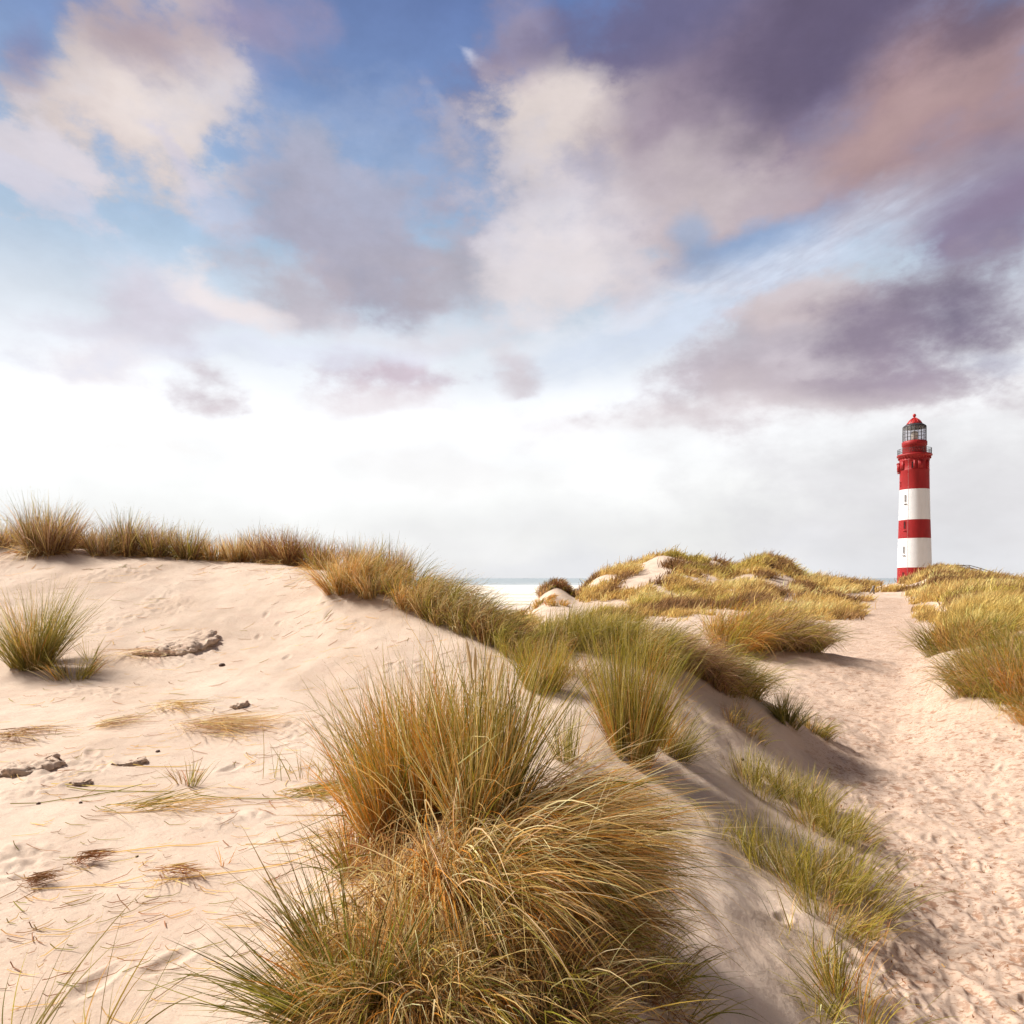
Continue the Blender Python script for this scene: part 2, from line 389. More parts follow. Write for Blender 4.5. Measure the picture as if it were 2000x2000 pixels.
LY = np.linspace(math.log(0.5), math.log(4000), 900)
UU = np.arange(-1600, 3601, 8.0)
nearY = LY[LY <= math.log(17.0)]
nk = sorted(NEAR)
ncols = np.array([pchip([math.log(a) for a, b in NEAR[k]], [b for a, b in NEAR[k]], nearY) for k in nk])
ntab = pchip(nk, ncols, UU)                       # (U, nearY)
fk = sorted(FAR)
ftab = pchip(fk, np.array([FAR[k] for k in fk]), UU)  # (U, FAR_Y)
nodesY = np.concatenate([nearY, np.log(FAR_Y)])
TAB = pchip(nodesY, np.concatenate([ntab, ftab], axis=1).T, LY).T.copy()   # (U, LY)
# small smoothing so that the profiles read as wind-blown sand
nn = int(np.searchsorted(LY, math.log(15.0)))
fade = 1 - sst(LY, math.log(12.5), math.log(15.0))
S = TAB.copy()
for _ in range(26):
    S[1:-1] = S[:-2] * .25 + S[1:-1] * .5 + S[2:] * .25
for _ in range(14):
    S[:, 1:-1] = S[:, :-2] * .25 + S[:, 1:-1] * .5 + S[:, 2:] * .25
TAB = S * fade + TAB * (1 - fade)
for _ in range(2):
    TAB[1:-1] = TAB[:-2] * .25 + TAB[1:-1] * .5 + TAB[2:] * .25

def base_h(x, y):
    y = np.maximum(y, 0.5)
    u = 1000 + F * x / y
    fu = np.clip((u - UU[0]) / 8.0, 0, len(UU) - 1.001); fl = np.clip((np.log(y) - LY[0]) / (LY[1] - LY[0]), 0, len(LY) - 1.001)
    i = fu.astype(int); j = fl.astype(int); a = fu - i; b = fl - j
    mound = .5 * np.exp(-((x - 7.05) / 2.3) ** 2 - ((y - 18.6) / 1.5) ** 2)
    mound = mound + .15 * np.exp(-((x + .02) / .42) ** 2 - ((y - 3.02) / .38) ** 2) - .10 * np.exp(-((x - .62) / .30) ** 2 - ((y - 2.65) / .4) ** 2)
    return mound + TAB[i, j]*(1-a)*(1-b) + TAB[i+1, j]*a*(1-b) + TAB[i, j+1]*(1-a)*b + TAB[i+1, j+1]*a*b

rng = np.random.default_rng(7)
def px_of(x, y, z):
    return 1000 + F * x / y, HV - F * z / y

def path_mask(x, y):
    """1 on the trampled path to the lighthouse"""
    u = 1000 + F * x / np.maximum(y, 0.5)
    ly = np.log(np.maximum(y, 0.5))
    left = np.interp(ly, np.log([3, 4, 5.5, 7.5, 10, 14, 20, 30, 45, 60]), [1720, 1690, 1650, 1620, 1540, 1530, 1620, 1640, 1670, 1690])
    right = np.interp(ly, np.log([3, 6, 8, 10, 13, 20, 30, 45, 60]), [2600, 2400, 2200, 1960, 1840, 1815, 1800, 1800, 1780])
    return sst(u, left - 60, left + 60) * (1 - sst(u, right - 30, right + 30)) * (1 - sst(ly, math.log(55), math.log(75)))

# footprints pressed into the sand: (x, y, length, heading, depth)
def ray_ground(u, vv, ymin=0.6, ymax=400):
    """first point of the bare ground seen at pixel (u, v)"""
    ys = np.exp(np.linspace(math.log(ymin), math.log(ymax), 1600))
    x = (u - 1000) / F * ys; zr = -(vv - HV) / F * ys
    g = base_h(x, ys)
    k = np.argmax(g >= zr)
    if g[k] < zr[k]:                      # just above the skyline: stand on the crest itself
        k = int(np.argmax(np.where(ys < 30, g / ys, -9)))
        if vv < HV - F * g[k] / ys[k] - 60: return None
    return float(x[k]), float(ys[k])

prints = []
for k in range(3000):
    yy = math.exp(rng.uniform(math.log(3), math.log(40)))
    uu = rng.uniform(1450, 2250)
    xx = (uu - 1000) / F * yy
    pm = float(path_mask(np.array([xx]), np.array([yy]))[0])
    if rng.random() < pm:
        prints.append((xx, yy, rng.uniform(.05, .17), rng.normal(0.45, 0.7), rng.uniform(.004, .016)))
for (uu, vv) in [(520,1200),(545,1215),(560,1290),(505,1240),(385,1240),(330,1190),(80,1135),(700,1215),(640,1200),(330,1880),(190,1920),(470,1385),(450,1500),(180,1475),(1500,1755),(1530,1790),(1850,1700),(1905,1790)]:
    p = ray_ground(uu, vv)
    if p: prints.append((p[0], p[1], .11, rng.normal(.3, .6), .016))
prints = np.array(prints)

def u_(x, y): return 1000 + F * x / np.maximum(y, .5)
def grain(x, y):
    """hummocks, ripples and trampling on top of the dune shape"""
    fade = 1 / (1 + (y / 60.0))
    z = 0.05 * fbm(x * .5, y * .5, 3, 3) * sst(y, 2, 8) 
    z = z + (0.012 + .016 * sst(u_(x, y), 1150, 1350)) * fbm(x * 2.2, y * 2.2, 5, 3)
    z = z + 0.28 * fbm(x * .13, y * .10, 9, 3) * sst(y, 30, 70) * (1 - sst(y, 150, 250))
    pm = path_mask(x, y)
    z = z + pm * 0.014 * fbm(x * 3.0, y * 3.0, 21, 4, .6)
    # broken, scuffed sand on the left slope
    u = 1000 + F * x / np.maximum(y, .5)
    scuff = sst(fbm(x * .8, y * .8, 41, 2), .25, .55) * (1 - pm) * (1 - sst(y, 14, 18)) * (1 - sst(u, 700, 1000))
    z = z + scuff * 0.03 * np.abs(fbm(x * 5, y * 5, 44, 3, .6))
    return z

def stamp_prints(X, Y, Z, shape):
    """X, Y, Z grids (rows = distance)"""
    rowsY = Y[:, 0]
    for (px, py, L, hd, dp) in prints:
        r = L * 1.7
        j0 = np.searchsorted(rowsY, py - r); j1 = np.searchsorted(rowsY, py + r) + 1
        if j1 - j0 < 2: continue
        uc = px / py; du = r / (py - r) * 1.05
        c = X[j0, :] / rowsY[j0]
        i0 = np.searchsorted(c, uc - du); i1 = np.searchsorted(c, uc + du)
        if i1 - i0 < 2: continue
        xx = X[j0:j1, i0:i1] - px; yy = Y[j0:j1, i0:i1] - py
        a = xx * math.sin(hd) + yy * math.cos(hd); b = xx * math.cos(hd) - yy * math.sin(hd)
        d = np.sqrt((a / L) ** 2 + (b / (L * .42)) ** 2)
        Z[j0:j1, i0:i1] += dp * (-(1 - sst(d, .25, 1.1)) + .28 * np.exp(-((d - 1.25) / .25) ** 2))

# ------------------------------------------------------------------ materials of the ground
def new_mat(name):
    m = bpy.data.materials.new(name); m.use_nodes = True
    m.node_tree.nodes.clear()
    return m, NT(m.node_tree)

def finish(m, t, shader, disp=None):
    o = t.node('ShaderNodeOutputMaterial', {'Surface': shader})
    if disp is not None: t.nt.links.new(disp, o.inputs['Displacement'])
    return m

def sand_material():
    m, t = new_mat('sand')
    P = t.node('ShaderNodeNewGeometry').outputs['Position']
    att = t.node('ShaderNodeAttribute', None, attribute_name='tint')
    s = t.node('ShaderNodeSeparateColor', {0: att.outputs['Color']})
    pathm, veg, dist = s.outputs
    n1 = t.noise(P, 0.8, 5, .6); n2 = t.noise(P, 9.0, 4, .65); n3 = t.noise(P, 160.0, 2, .6)
    dry = t.mix(t.smooth(n1, .35, .7), (0.60, 0.48, 0.385, 1), (0.51, 0.39, 0.30, 1))
    dry = t.mix(t.math('MULTIPLY', t.smooth(n2, .48, .72), 0.4), dry, (0.50, 0.35, 0.275, 1))
    dry = t.mix(t.math('MULTIPLY', t.smooth(t.noise(P, 2.3, 6, .7), .52, .68), .35), dry, (0.52, 0.375, 0.30, 1))
    dry = t.mix(t.math('MULTIPLY', pathm, .65), dry, (0.50, 0.365, 0.28, 1))
    # grains: dark and pale specks
    dry = t.mix(t.math('MULTIPLY', t.smooth(n3, .58, .75), 0.35), dry, (0.40, 0.28, 0.22, 1))
    dry = t.mix(t.math('MULTIPLY', t.smooth(n3, .42, .28), 0.3), dry, (0.78, 0.68, 0.58, 1))
    # reddish-brown crumbs of old roots on the path
    sv = t.vmath('MULTIPLY', P, (0.55, 1.0, 1.0))
    c1 = t.noise(sv, 13.0, 5, .72, 0.6); c2 = t.noise(P, 1.3, 3, .5)
    crumb = t.math('MULTIPLY', t.smooth(c1, .515, .60), t.smooth(c2, .30, .55))
    crumb = t.math('MULTIPLY', crumb, t.math('MULTIPLY', pathm, .95))
    c3 = t.noise(P, 38.0, 4, .7); c4 = t.noise(P, 0.7, 3, .5)
    crumb2 = t.math('MULTIPLY', t.math('MULTIPLY', t.smooth(c3, .60, .68), t.smooth(c4, .42, .62)), .8)
    c5 = t.noise(t.vmath('MULTIPLY', P, (.6, 1.1, 1)), 34.0, 4, .7, .4)
    crumb = t.math('MAXIMUM', crumb, crumb2)
    crumb = t.math('MAXIMUM', crumb, t.math('MULTIPLY', t.smooth(c5, .54, .62), t.math('MULTIPLY', pathm, .8)))
    dry = t.mix(crumb, dry, (0.31, 0.18, 0.115, 1))
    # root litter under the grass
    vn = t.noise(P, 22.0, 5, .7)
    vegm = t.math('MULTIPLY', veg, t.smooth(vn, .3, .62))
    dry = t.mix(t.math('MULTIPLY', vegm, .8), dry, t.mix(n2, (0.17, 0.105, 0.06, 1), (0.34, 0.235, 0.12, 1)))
    # low green plants on the far beach
    far = t.node('ShaderNodeSeparateXYZ', {0: P})
    sl = t.vmath('MULTIPLY', P, (0.006, 0.05, 0.0))
    gb = t.math('MULTIPLY', t.smooth(t.noise(sl, 1.0, 4, .6), .52, .60), t.math('MULTIPLY', t.smooth(far.outputs[1], 150, 200), t.smooth(far.outputs[1], 620, 480)))
    dry = t.mix(gb, dry, (0.34, 0.33, 0.17, 1))
    wet = t.smooth(far.outputs[1], 900, 1150)
    dry = t.mix(t.math('MULTIPLY', t.smooth(far.outputs[1], 150, 400), t.math('SUBTRACT', 1.0, gb)), dry, t.mix(wet, (0.74, 0.69, 0.62, 1), (0.66, 0.63, 0.60, 1)))
    bs = t.math('ADD', t.math('MULTIPLY', t.noise(P, 26.0, 6, .62), 1.0), t.math('MULTIPLY', n3, 0.12))
    rip = t.noise(t.vmath('MULTIPLY', t.node('ShaderNodeVectorRotate', {'Vector': P, 'Angle': R(28)}, rotation_type='Z_AXIS').outputs[0], (5, 30, 5)), 1.0, 4, .55, 0.4)
    bs = t.math('ADD', bs, t.math('MULTIPLY', rip, t.math('MULTIPLY', t.math('SUBTRACT', 1.0, pathm), .6)))
    near = t.smooth(dist, 0.0, 1.0, 1.0, 0.2)
    b = t.node('ShaderNodeBump', {'Strength': t.math('MULTIPLY', near, .36), 'Distance': 0.02, 'Height': bs})
    p = t.node('ShaderNodeBsdfPrincipled', {'Base Color': dry, 'Roughness': 0.9, 'Normal': b.outputs[0]})
    p.inputs['Specular IOR Level'].default_value = 0.15
    return finish(m, t, p.outputs[0])
SAND = sand_material()

# vegetation density seen from above; used for the seeding of grass and for the litter on the ground
BARE = [(1195, 1184, 40, 8, 8), (1352, 1228, 90, 22, 0), (1590, 1245, 80, 26, 0), (1370, 1180, 26, 4, 0), (1460, 1172, 22, 4, 0),
    (1058, 1168, 20, 16, 30), (1084, 1160, 12, 7, 0), (1080, 1192, 60, 12, 0), (1085, 1195, 60, 14, 5),  # bare sand patches given where they are seen: u, v, half sizes, rotation
    (1262, 1124, 44, 17, -30), (1236, 1142, 30, 9, -20), (1085, 1200, 70, 18, 8), (1180, 1190, 50, 9, 0),
    (1530, 1172, 30, 7, 0), (1525, 1140, 26, 12, 0), (1120, 1178, 22, 8, 10), (1590, 1165, 30, 6, 0),
    (1745, 1143, 40, 6, 8), (1790, 1147, 28, 5, -5), (1720, 1150, 18, 4, 0), (1850, 1202, 30, 7, 0), (1960, 1212, 50, 7, 4), (1830, 1185, 30, 8, 0), (1860, 1265, 70, 10, 8),
    (1950, 1240, 60, 7, 6), (1700, 1165, 70, 6, 0), (1835, 1280, 30, 18, 0), (1900, 1160, 30, 4, 0), (1110, 1160, 14, 5, 20)]
def far_veg(x, y, z):
    u, vv = px_of(x, y, z)
    d = fbm(x * .26, y * .14, 77, 4) * 1.35 + .56
    for (bu, bv, ru, rv, rot) in BARE:
        a = R(-rot); du = u - bu; dv = vv - bv
        p = (du * math.cos(a) - dv * math.sin(a)) / ru; q = (du * math.sin(a) + dv * math.cos(a)) / rv
        d = d - 2.2 * np.exp(-(p * p + q * q) ** 1.5)
    d = d * sst(y, 27, 34)
    d = d - 2 * np.exp(-(((u - 1083) / 48) ** 2 + ((y - 66) / 9) ** 2) ** 2)
    d = d - 1.2 * sst(u, 1835, 1855) * sst(y, 88, 98)
    # right of the path the grass begins earlier
    rb = sst(u, 1820, 1850) * sst(y, 16, 19)
    d = np.maximum(d, rb * (.55 + .8 * fbm(x * .4, y * .25, 79, 2)) - sum(1.6 * np.exp(-(((u-bu)/ru)**2 + ((vv-bv)/rv)**2)**1.5) for (bu,bv,ru,rv,_) in BARE if bu > 1800))
    d = d * (1 - path_mask(x, y)) * (1 - sst(y, 125, 150))
    return d

# ------------------------------------------------------------------ ground sheet
def build_ground():
    us = np.concatenate([np.linspace(-1600, -120, 70, endpoint=False), np.arange(-120, 2120, 3.0), np.linspace(2120, 3600, 70)])
    ly = np.concatenate([np.linspace(math.log(.5), math.log(1.6), 40, endpoint=False),
                         np.arange(math.log(1.6), math.log(16), .0036),
                         np.arange(math.log(16), math.log(110), .0055), np.linspace(math.log(110), math.log(4000), 130)])
    yy = np.exp(ly)
    Y = np.repeat(yy[:, None], len(us), 1); X = (us[None, :] - 1000) / F * Y
    Z = base_h(X, Y) + grain(X, Y)
    stamp_prints(X, Y, Z, None)
    # sheet carries on behind the camera
    back = np.array([-60.0, -20, -6, -2, -.6])
    Yb = np.repeat(back[:, None], len(us), 1); Xb = np.repeat(X[:1], len(back), 0) * np.array([60, 25, 10, 4, 1.6])[:, None]; Zb = np.repeat(Z[:1], len(back), 0) * 1.0
    pm = path_mask(X, Y); vg = np.clip(far_veg(X, Y, Z) * 1.2, 0, 1)
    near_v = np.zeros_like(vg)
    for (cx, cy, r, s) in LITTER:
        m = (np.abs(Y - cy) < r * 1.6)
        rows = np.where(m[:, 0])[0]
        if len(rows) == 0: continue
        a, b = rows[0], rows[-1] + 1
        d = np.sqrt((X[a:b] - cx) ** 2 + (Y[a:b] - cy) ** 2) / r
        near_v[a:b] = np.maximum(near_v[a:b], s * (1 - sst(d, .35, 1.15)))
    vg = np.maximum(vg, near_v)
    dist = sst(Y, 2, 60)
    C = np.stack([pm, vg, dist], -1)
    Cb = np.zeros((len(back), len(us), 3))
    V = np.concatenate([np.stack([Xb, Yb, Zb], -1), np.stack([X, Y, Z], -1)]).reshape(-1, 3)
    C = np.concatenate([Cb, C]).reshape(-1, 3)
    nr, nc = len(yy) + len(back), len(us)
    i = np.arange(nr - 1)[:, None] * nc + np.arange(nc - 1)[None, :]
    Q = np.stack([i, i + 1, i + nc + 1, i + nc], -1).reshape(-1, 4)
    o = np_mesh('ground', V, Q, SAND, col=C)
    return tag(o, kind='structure')

def ground_z(x, y):
    x = np.asarray(x, float); y = np.asarray(y, float)
    return base_h(x, y) + grain(x, y)
LITTER = []   # filled by the tussock list below, before the sheet is built

# ------------------------------------------------------------------ sea
def build_sea():
    m, t = new_mat('sea_water')
    P = t.node('ShaderNodeNewGeometry').outputs['Position']
    q = t.vmath('MULTIPLY', P, (0.02, 0.10, 0))
    h = t.noise(q, 1.0, 6, .65)
    b = t.node('ShaderNodeBump', {'Strength': 1.0, 'Distance': 1.3, 'Height': h})
    fo = t.vmath('MULTIPLY', P, (0.0035, 0.03, 0))
    sp = t.node('ShaderNodeSeparateXYZ', {0: P}).outputs[1]
    foam = t.math('MULTIPLY', t.smooth(t.noise(fo, 1.0, 6, .7), .52, .62), t.smooth(sp, 2600, 1250))
    foam = t.math('MAXIMUM', foam, t.smooth(sp, 1230, 1160))
    c = t.mix(foam, (0.26, 0.32, 0.35, 1), (0.80, 0.80, 0.79, 1))
    p = t.node('ShaderNodeBsdfPrincipled', {'Base Color': c, 'Roughness': t.lerp(foam, 0, 1, .32, .9), 'IOR': 1.33, 'Normal': b.outputs[0]})
    finish(m, t, p.outputs[0])
    ys = np.array([1050., 1100, 1200, 1500, 2500, 6000, 15000, 45000]); xs = np.linspace(-1, 1, 30)
    Y = np.repeat(ys[:, None], 30, 1); X = xs[None] * (Y * 1.6 + 600)
    V = np.stack([X, Y, np.full_like(X, -12.1)], -1).reshape(-1, 3)
    i = np.arange(7)[:, None] * 30 + np.arange(29)[None]
    Q = np.stack([i, i + 1, i + 31, i + 30], -1).reshape(-1, 4)
    return tag(np_mesh('sea', V, Q, m), kind='structure')

# ------------------------------------------------------------------ marram grass
GREEN, OLIVE, LIME, STRAW, PALE, ORANGE, BROWN, RUST, MAUVE = range(9)
PAL = np.array([(0.13, 0.135, 0.018), (0.26, 0.22, 0.028), (0.47, 0.375, 0.06), (0.68, 0.45, 0.165), (0.86, 0.67, 0.37),
                (0.64, 0.275, 0.04), (0.23, 0.115, 0.045), (0.33, 0.145, 0.06), (0.52, 0.335, 0.215)])
def leaf_material():
    m, t = new_mat('grass_leaf')
    a = t.node('ShaderNodeAttribute', None, attribute_name='tint').outputs['Color']
    d = t.node('ShaderNodeBsdfPrincipled', {'Base Color': a, 'Roughness': 0.55})
    d.inputs['Specular IOR Level'].default_value = 0.12
    tr = t.node('ShaderNodeBsdfTranslucent', {'Color': a})
    mx = t.node('ShaderNodeMixShader', {0: 0.38, 1: d.outputs[0], 2: tr.outputs[0]})
    return finish(m, t, mx.outputs[0])
LEAF = leaf_material()

def norm(a):
    return a / np.maximum(np.linalg.norm(a, axis=-1, keepdims=True), 1e-9)

def blades(P, az, tilt, L, W, wind, droop, col0, col1, nseg=6, kink=0.0, seed=0, clamp=True, lay=0.0, wander=.14):
    """ribbons growing from P; wind (n,3) bends them progressively, droop pulls the tips down"""
    rg = np.random.default_rng(seed)
    n = len(P)
    d = np.stack([np.sin(tilt) * np.cos(az), np.sin(tilt) * np.sin(az), np.cos(tilt)], -1)
    pts = [P.copy()]; dirs = []
    p = P.copy(); step = (L / nseg)[:, None]
    kk = rg.random(n) < kink; ks = rg.integers(2, nseg, n); kd = norm(rg.normal(size=(n, 3)) * [1, 1, .5] + [0, 0, -.5])
    curl = rg.normal(size=(n, 3)) * wander
    for s in range(nseg):
        f = (s + .5) / nseg
        dd = d + wind * f ** 1.2 + np.array([0, 0, -1.0]) * (droop * f ** 1.7)[:, None] + curl * f
        dd = norm(dd)
        hit = kk & (s >= ks)
        dd[hit] = norm(dd[hit] * .35 + kd[hit])
        p = p + dd * step
        if clamp:
            g = ground_fast(p[:, 0], p[:, 1]) + .006 + lay * rg.random(n)
            p[:, 2] = np.maximum(p[:, 2], g)
        pts.append(p.copy()); dirs.append(dd)
    dirs.append(dirs[-1])
    rnd = norm(rg.normal(size=(n, 3)))
    V = np.empty((n, nseg + 1, 2, 3)); C = np.empty((n, nseg + 1, 2, 3))
    for s in range(nseg + 1):
        f = s / nseg
        side = norm(np.cross(dirs[s], rnd))
        wd = (W * (0.75 + .25 * min(1, f * 4)) * (1 - f ** 2.2 * .93) * .5)[:, None]
        V[:, s, 0] = pts[s] - side * wd; V[:, s, 1] = pts[s] + side * wd
        c = col0 + (col1 - col0) * min(1, f * 1.25)
        C[:, s, 0] = c; C[:, s, 1] = c
    base = (np.arange(n) * (nseg + 1) * 2)[:, None] + (np.arange(nseg) * 2)[None]
    Q = np.stack([base, base + 1, base + 3, base + 2], -1).reshape(-1, 4)
    return V.reshape(-1, 3), Q, C.reshape(-1, 3)

def ground_fast(x, y):
    return base_h(x, y)

def pick(rg, n, weights):
    """random base colours out of the palette"""
    ks = list(weights); w_ = np.array([weights[k] for k in ks], float); w_ /= w_.sum()
    i = rg.choice(len(ks), n, p=w_)
    c = PAL[np.array(ks)[i]]
    return np.clip(c * rg.lognormal(0, .16, (n, 1)) * (1 + rg.normal(0, .05, (n, 3))), 0.01, .9)

GREENS = {GREEN: .3, OLIVE: .45, LIME: .25}
DRY = {STRAW: .42, PALE: .28, ORANGE: .18, BROWN: .12}
GOLD = {STRAW: .5, PALE: .15, ORANGE: .35}
TAN = {STRAW: .3, MAUVE: .35, BROWN: .35}
HAY = {STRAW: .5, PALE: .4, BROWN: .1}

def merge(parts):
    V, Q, C = [], [], []
    k = 0
    for a, b, c in parts:
        V.append(a); Q.append(b + k); C.append(c); k += len(a)
    return np.concatenate(V), np.concatenate(Q), np.concatenate(C)

TSEED = [100]
def grow(center, r, L, n, pal, W, spread=.5, wind=(.25, -.1), droop=.5, tufts=9, seed=0, nseg=6, kink=.03, ry=None,
         jitter=.16, up=None, lean=(0, 0), origin=(0, 0, 0), rootcol=None, shade=1.0, bury=.02, tipcol=None):
    rg = np.random.default_rng(seed)
    ry = r if ry is None else ry
    ta = rg.uniform(0, 2 * math.pi, tufts); tr = np.sqrt(rg.random(tufts)) * .95
    tx = tr * np.cos(ta); ty = tr * np.sin(ta)
    k = rg.integers(0, tufts, n)
    px = tx[k] + rg.normal(0, .42 / math.sqrt(tufts), n); py = ty[k] + rg.normal(0, .42 / math.sqrt(tufts), n)
    X = center[0] + px * r; Y = np.maximum(center[1] + py * ry, .7)
    Z = ground_z(X, Y) - bury
    # outward direction and tilt
    ox = px * spread + lean[0] + rg.normal(0, jitter, n) + rg.normal(0, .1, tufts)[k]
    oy = py * spread + lean[1] + rg.normal(0, jitter, n) + rg.normal(0, .1, tufts)[k]
    az_ = np.arctan2(oy, ox); tilt = np.arctan(np.hypot(ox, oy))
    Ls = L * rg.normal(.97, .26, n).clip(.3, 1.5) * rg.normal(1, .17, tufts)[k]
    Ls = np.minimum(Ls, L * 1.42)
    ws = rg.lognormal(0, .3, n)
    wd = np.stack([wind[0] * ws, wind[1] * ws, np.zeros(n)], -1)
    dr = droop * rg.lognormal(0, .6, n).clip(0, 3)
    c1 = pick(rg, n, pal) * shade
    c0 = c1 * .75 + (np.array(rootcol if rootcol else (.36, .24, .12)) * .25)
    if tipcol is not None:
        tip = rg.random(n) < tipcol[1]
        c1[tip] = c1[tip] * .4 + np.array(tipcol[0]) * .6
    return blades(np.stack([X, Y, Z], -1), az_, tilt, Ls, W * rg.lognormal(-.05, .36, n).clip(.45, 2), wd, dr, c0, c1, nseg, kink, seed + 1, wander=.2)

def place(o, parts, part_names, root):
    pass

def tussock(label, u, vv, r, L, n, green=.4, dry=DRY, Y=None, spread=.6, wind=(.3, -.12), droop=.5, tufts=None, group=None,
            heads=0, nseg=6, thatch=.0, lean=(0, 0), ry=None, W=None, litter=.8, greens=GREENS, kink=.03, gl=1.05, dl=.92, jitter=.16, name='marram_tussock', up=None, tips=None, stray=0):
    TSEED[0] += 13
    sd_ = TSEED[0]
    if Y is None:
        x, y = ray_ground(u, vv)
    else:
        x, y = (u - 1000) / F * Y, Y
    z = float(ground_fast(np.array([x]), np.array([y]))[0])
    W = W or max(.0042, .00062 * y)
    tufts = tufts or max(5, int(n / 70))
    root = empty(name, (x, y, z))
    tag(root, label, 'tussock' if 'tussock' in name else 'grass', group)
    LITTER.append((x, y, max(r, ry or r) * 1.35, litter))
    def put(nm, arr):
        V, Q, C = arr
        np_mesh(nm, V - np.array([x, y, z]), Q, LEAF, root, C)
    ng = int(n * green); nd = n - ng
    com = dict(spread=spread, wind=wind, droop=droop, nseg=nseg, kink=kink, ry=ry, lean=lean, jitter=jitter)
    if ng > 3:
        put('green_leaves', grow((x, y), r, L * gl, ng, greens, W, tufts=tufts, seed=sd_, tipcol=((.62, .50, .26), .25), **com))
    if nd > 3:
        parts = [grow((x, y), r, L * dl, nd, dry, W * .92, tufts=tufts, seed=sd_ + 2, tipcol=tips, **dict(com, kink=kink + .07))]
        if stray:
            c3 = dict(com); c3.update(kink=.12, jitter=jitter * 1.6, droop=droop * .8)
            parts.append(grow((x, y), r, L * 1.15, stray, {PALE: .55, STRAW: .45}, W * 1.12, tufts=tufts, seed=sd_ + 6, **c3))
        if thatch > 0:
            c2 = dict(com); c2.update(spread=1.6, droop=2.4, jitter=.9)
            parts.append(grow((x, y), r * 1.1, L * .7, int(n * thatch), {STRAW: .35, PALE: .2, BROWN: .3, RUST: .15}, W * .9, tufts=tufts * 2, seed=sd_ + 4, **c2))
        put('dry_leaves', merge(parts))
    if heads:
        seed_heads(root, (x, y, z), r, L, heads, sd_, wind)
    return root

def tube(path, rad, k=6, cap=True):
    """swept tube mesh through path (m,3) with radii (m,)"""
    path = np.asarray(path, float); m = len(path)
    rad = np.broadcast_to(np.asarray(rad, float), (m,))
    t = np.gradient(path, axis=0); t = norm(t)
    ref = np.array([0.0, 0, 1]) if abs(t[0][2]) < .8 else np.array([1.0, 0, 0])
    a = norm(np.cross(t, ref)); b = np.cross(t, a)
    an = np.arange(k) * 2 * math.pi / k
    V = path[:, None] + rad[:, None, None] * (a[:, None] * np.cos(an)[None, :, None] + b[:, None] * np.sin(an)[None, :, None])
    V = V.reshape(-1, 3)
    i = np.arange(m - 1)[:, None] * k + np.arange(k)[None]
    j = np.arange(m - 1)[:, None] * k + (np.arange(k)[None] + 1) % k
    Q = np.stack([i, j, j + k, i + k], -1).reshape(-1, 4)
    if cap and k == 4:
        Q = np.concatenate([Q, [[3, 2, 1, 0]], [[(m-1)*4, (m-1)*4+1, (m-1)*4+2, (m-1)*4+3]]])
    return V, Q

def seed_heads(root, o, r, L, n, seed, wind):
    rg = np.random.default_rng(seed + 9)
    for k in range(n):
        x = o[0] + rg.uniform(-r, r) * .8; y = o[1] + rg.uniform(-r, r) * .5
        z = float(ground_fast(np.array([x]), np.array([y]))[0])
        H = L * rg.uniform(1.0, 1.2); bx = wind[0] * .3 + rg.normal(0, .09); by = rg.normal(0, .06)
        s = np.linspace(0, 1, 12)
        path = np.stack([x + bx * H * s ** 1.6, y + by * H * s, z + H * s], -1) - np.array(o)
        rad = np.where(s < .8, .0018, .0018 + .0075 * np.sin(np.clip((s - .8) / .2, 0, 1) * math.pi) ** .7)
        V, Q = tube(path, rad)
        C = np.where((np.repeat(s, 6) > .78)[:, None], np.array([[.78, .62, .40]]), np.array([[.60, .46, .22]]))
        np_mesh('seed_head', V, Q, LEAF, root, C)

CREST = 'tussocks along the crest of the left dune'
RIDGE = 'tussocks on the ridge falling from the crest'
SLOPE = 'green grass clumps on the slope left of the path'
FORE = 'marram clumps of the foreground mound'
RIGHT = 'tussocks on the bank right of the path'

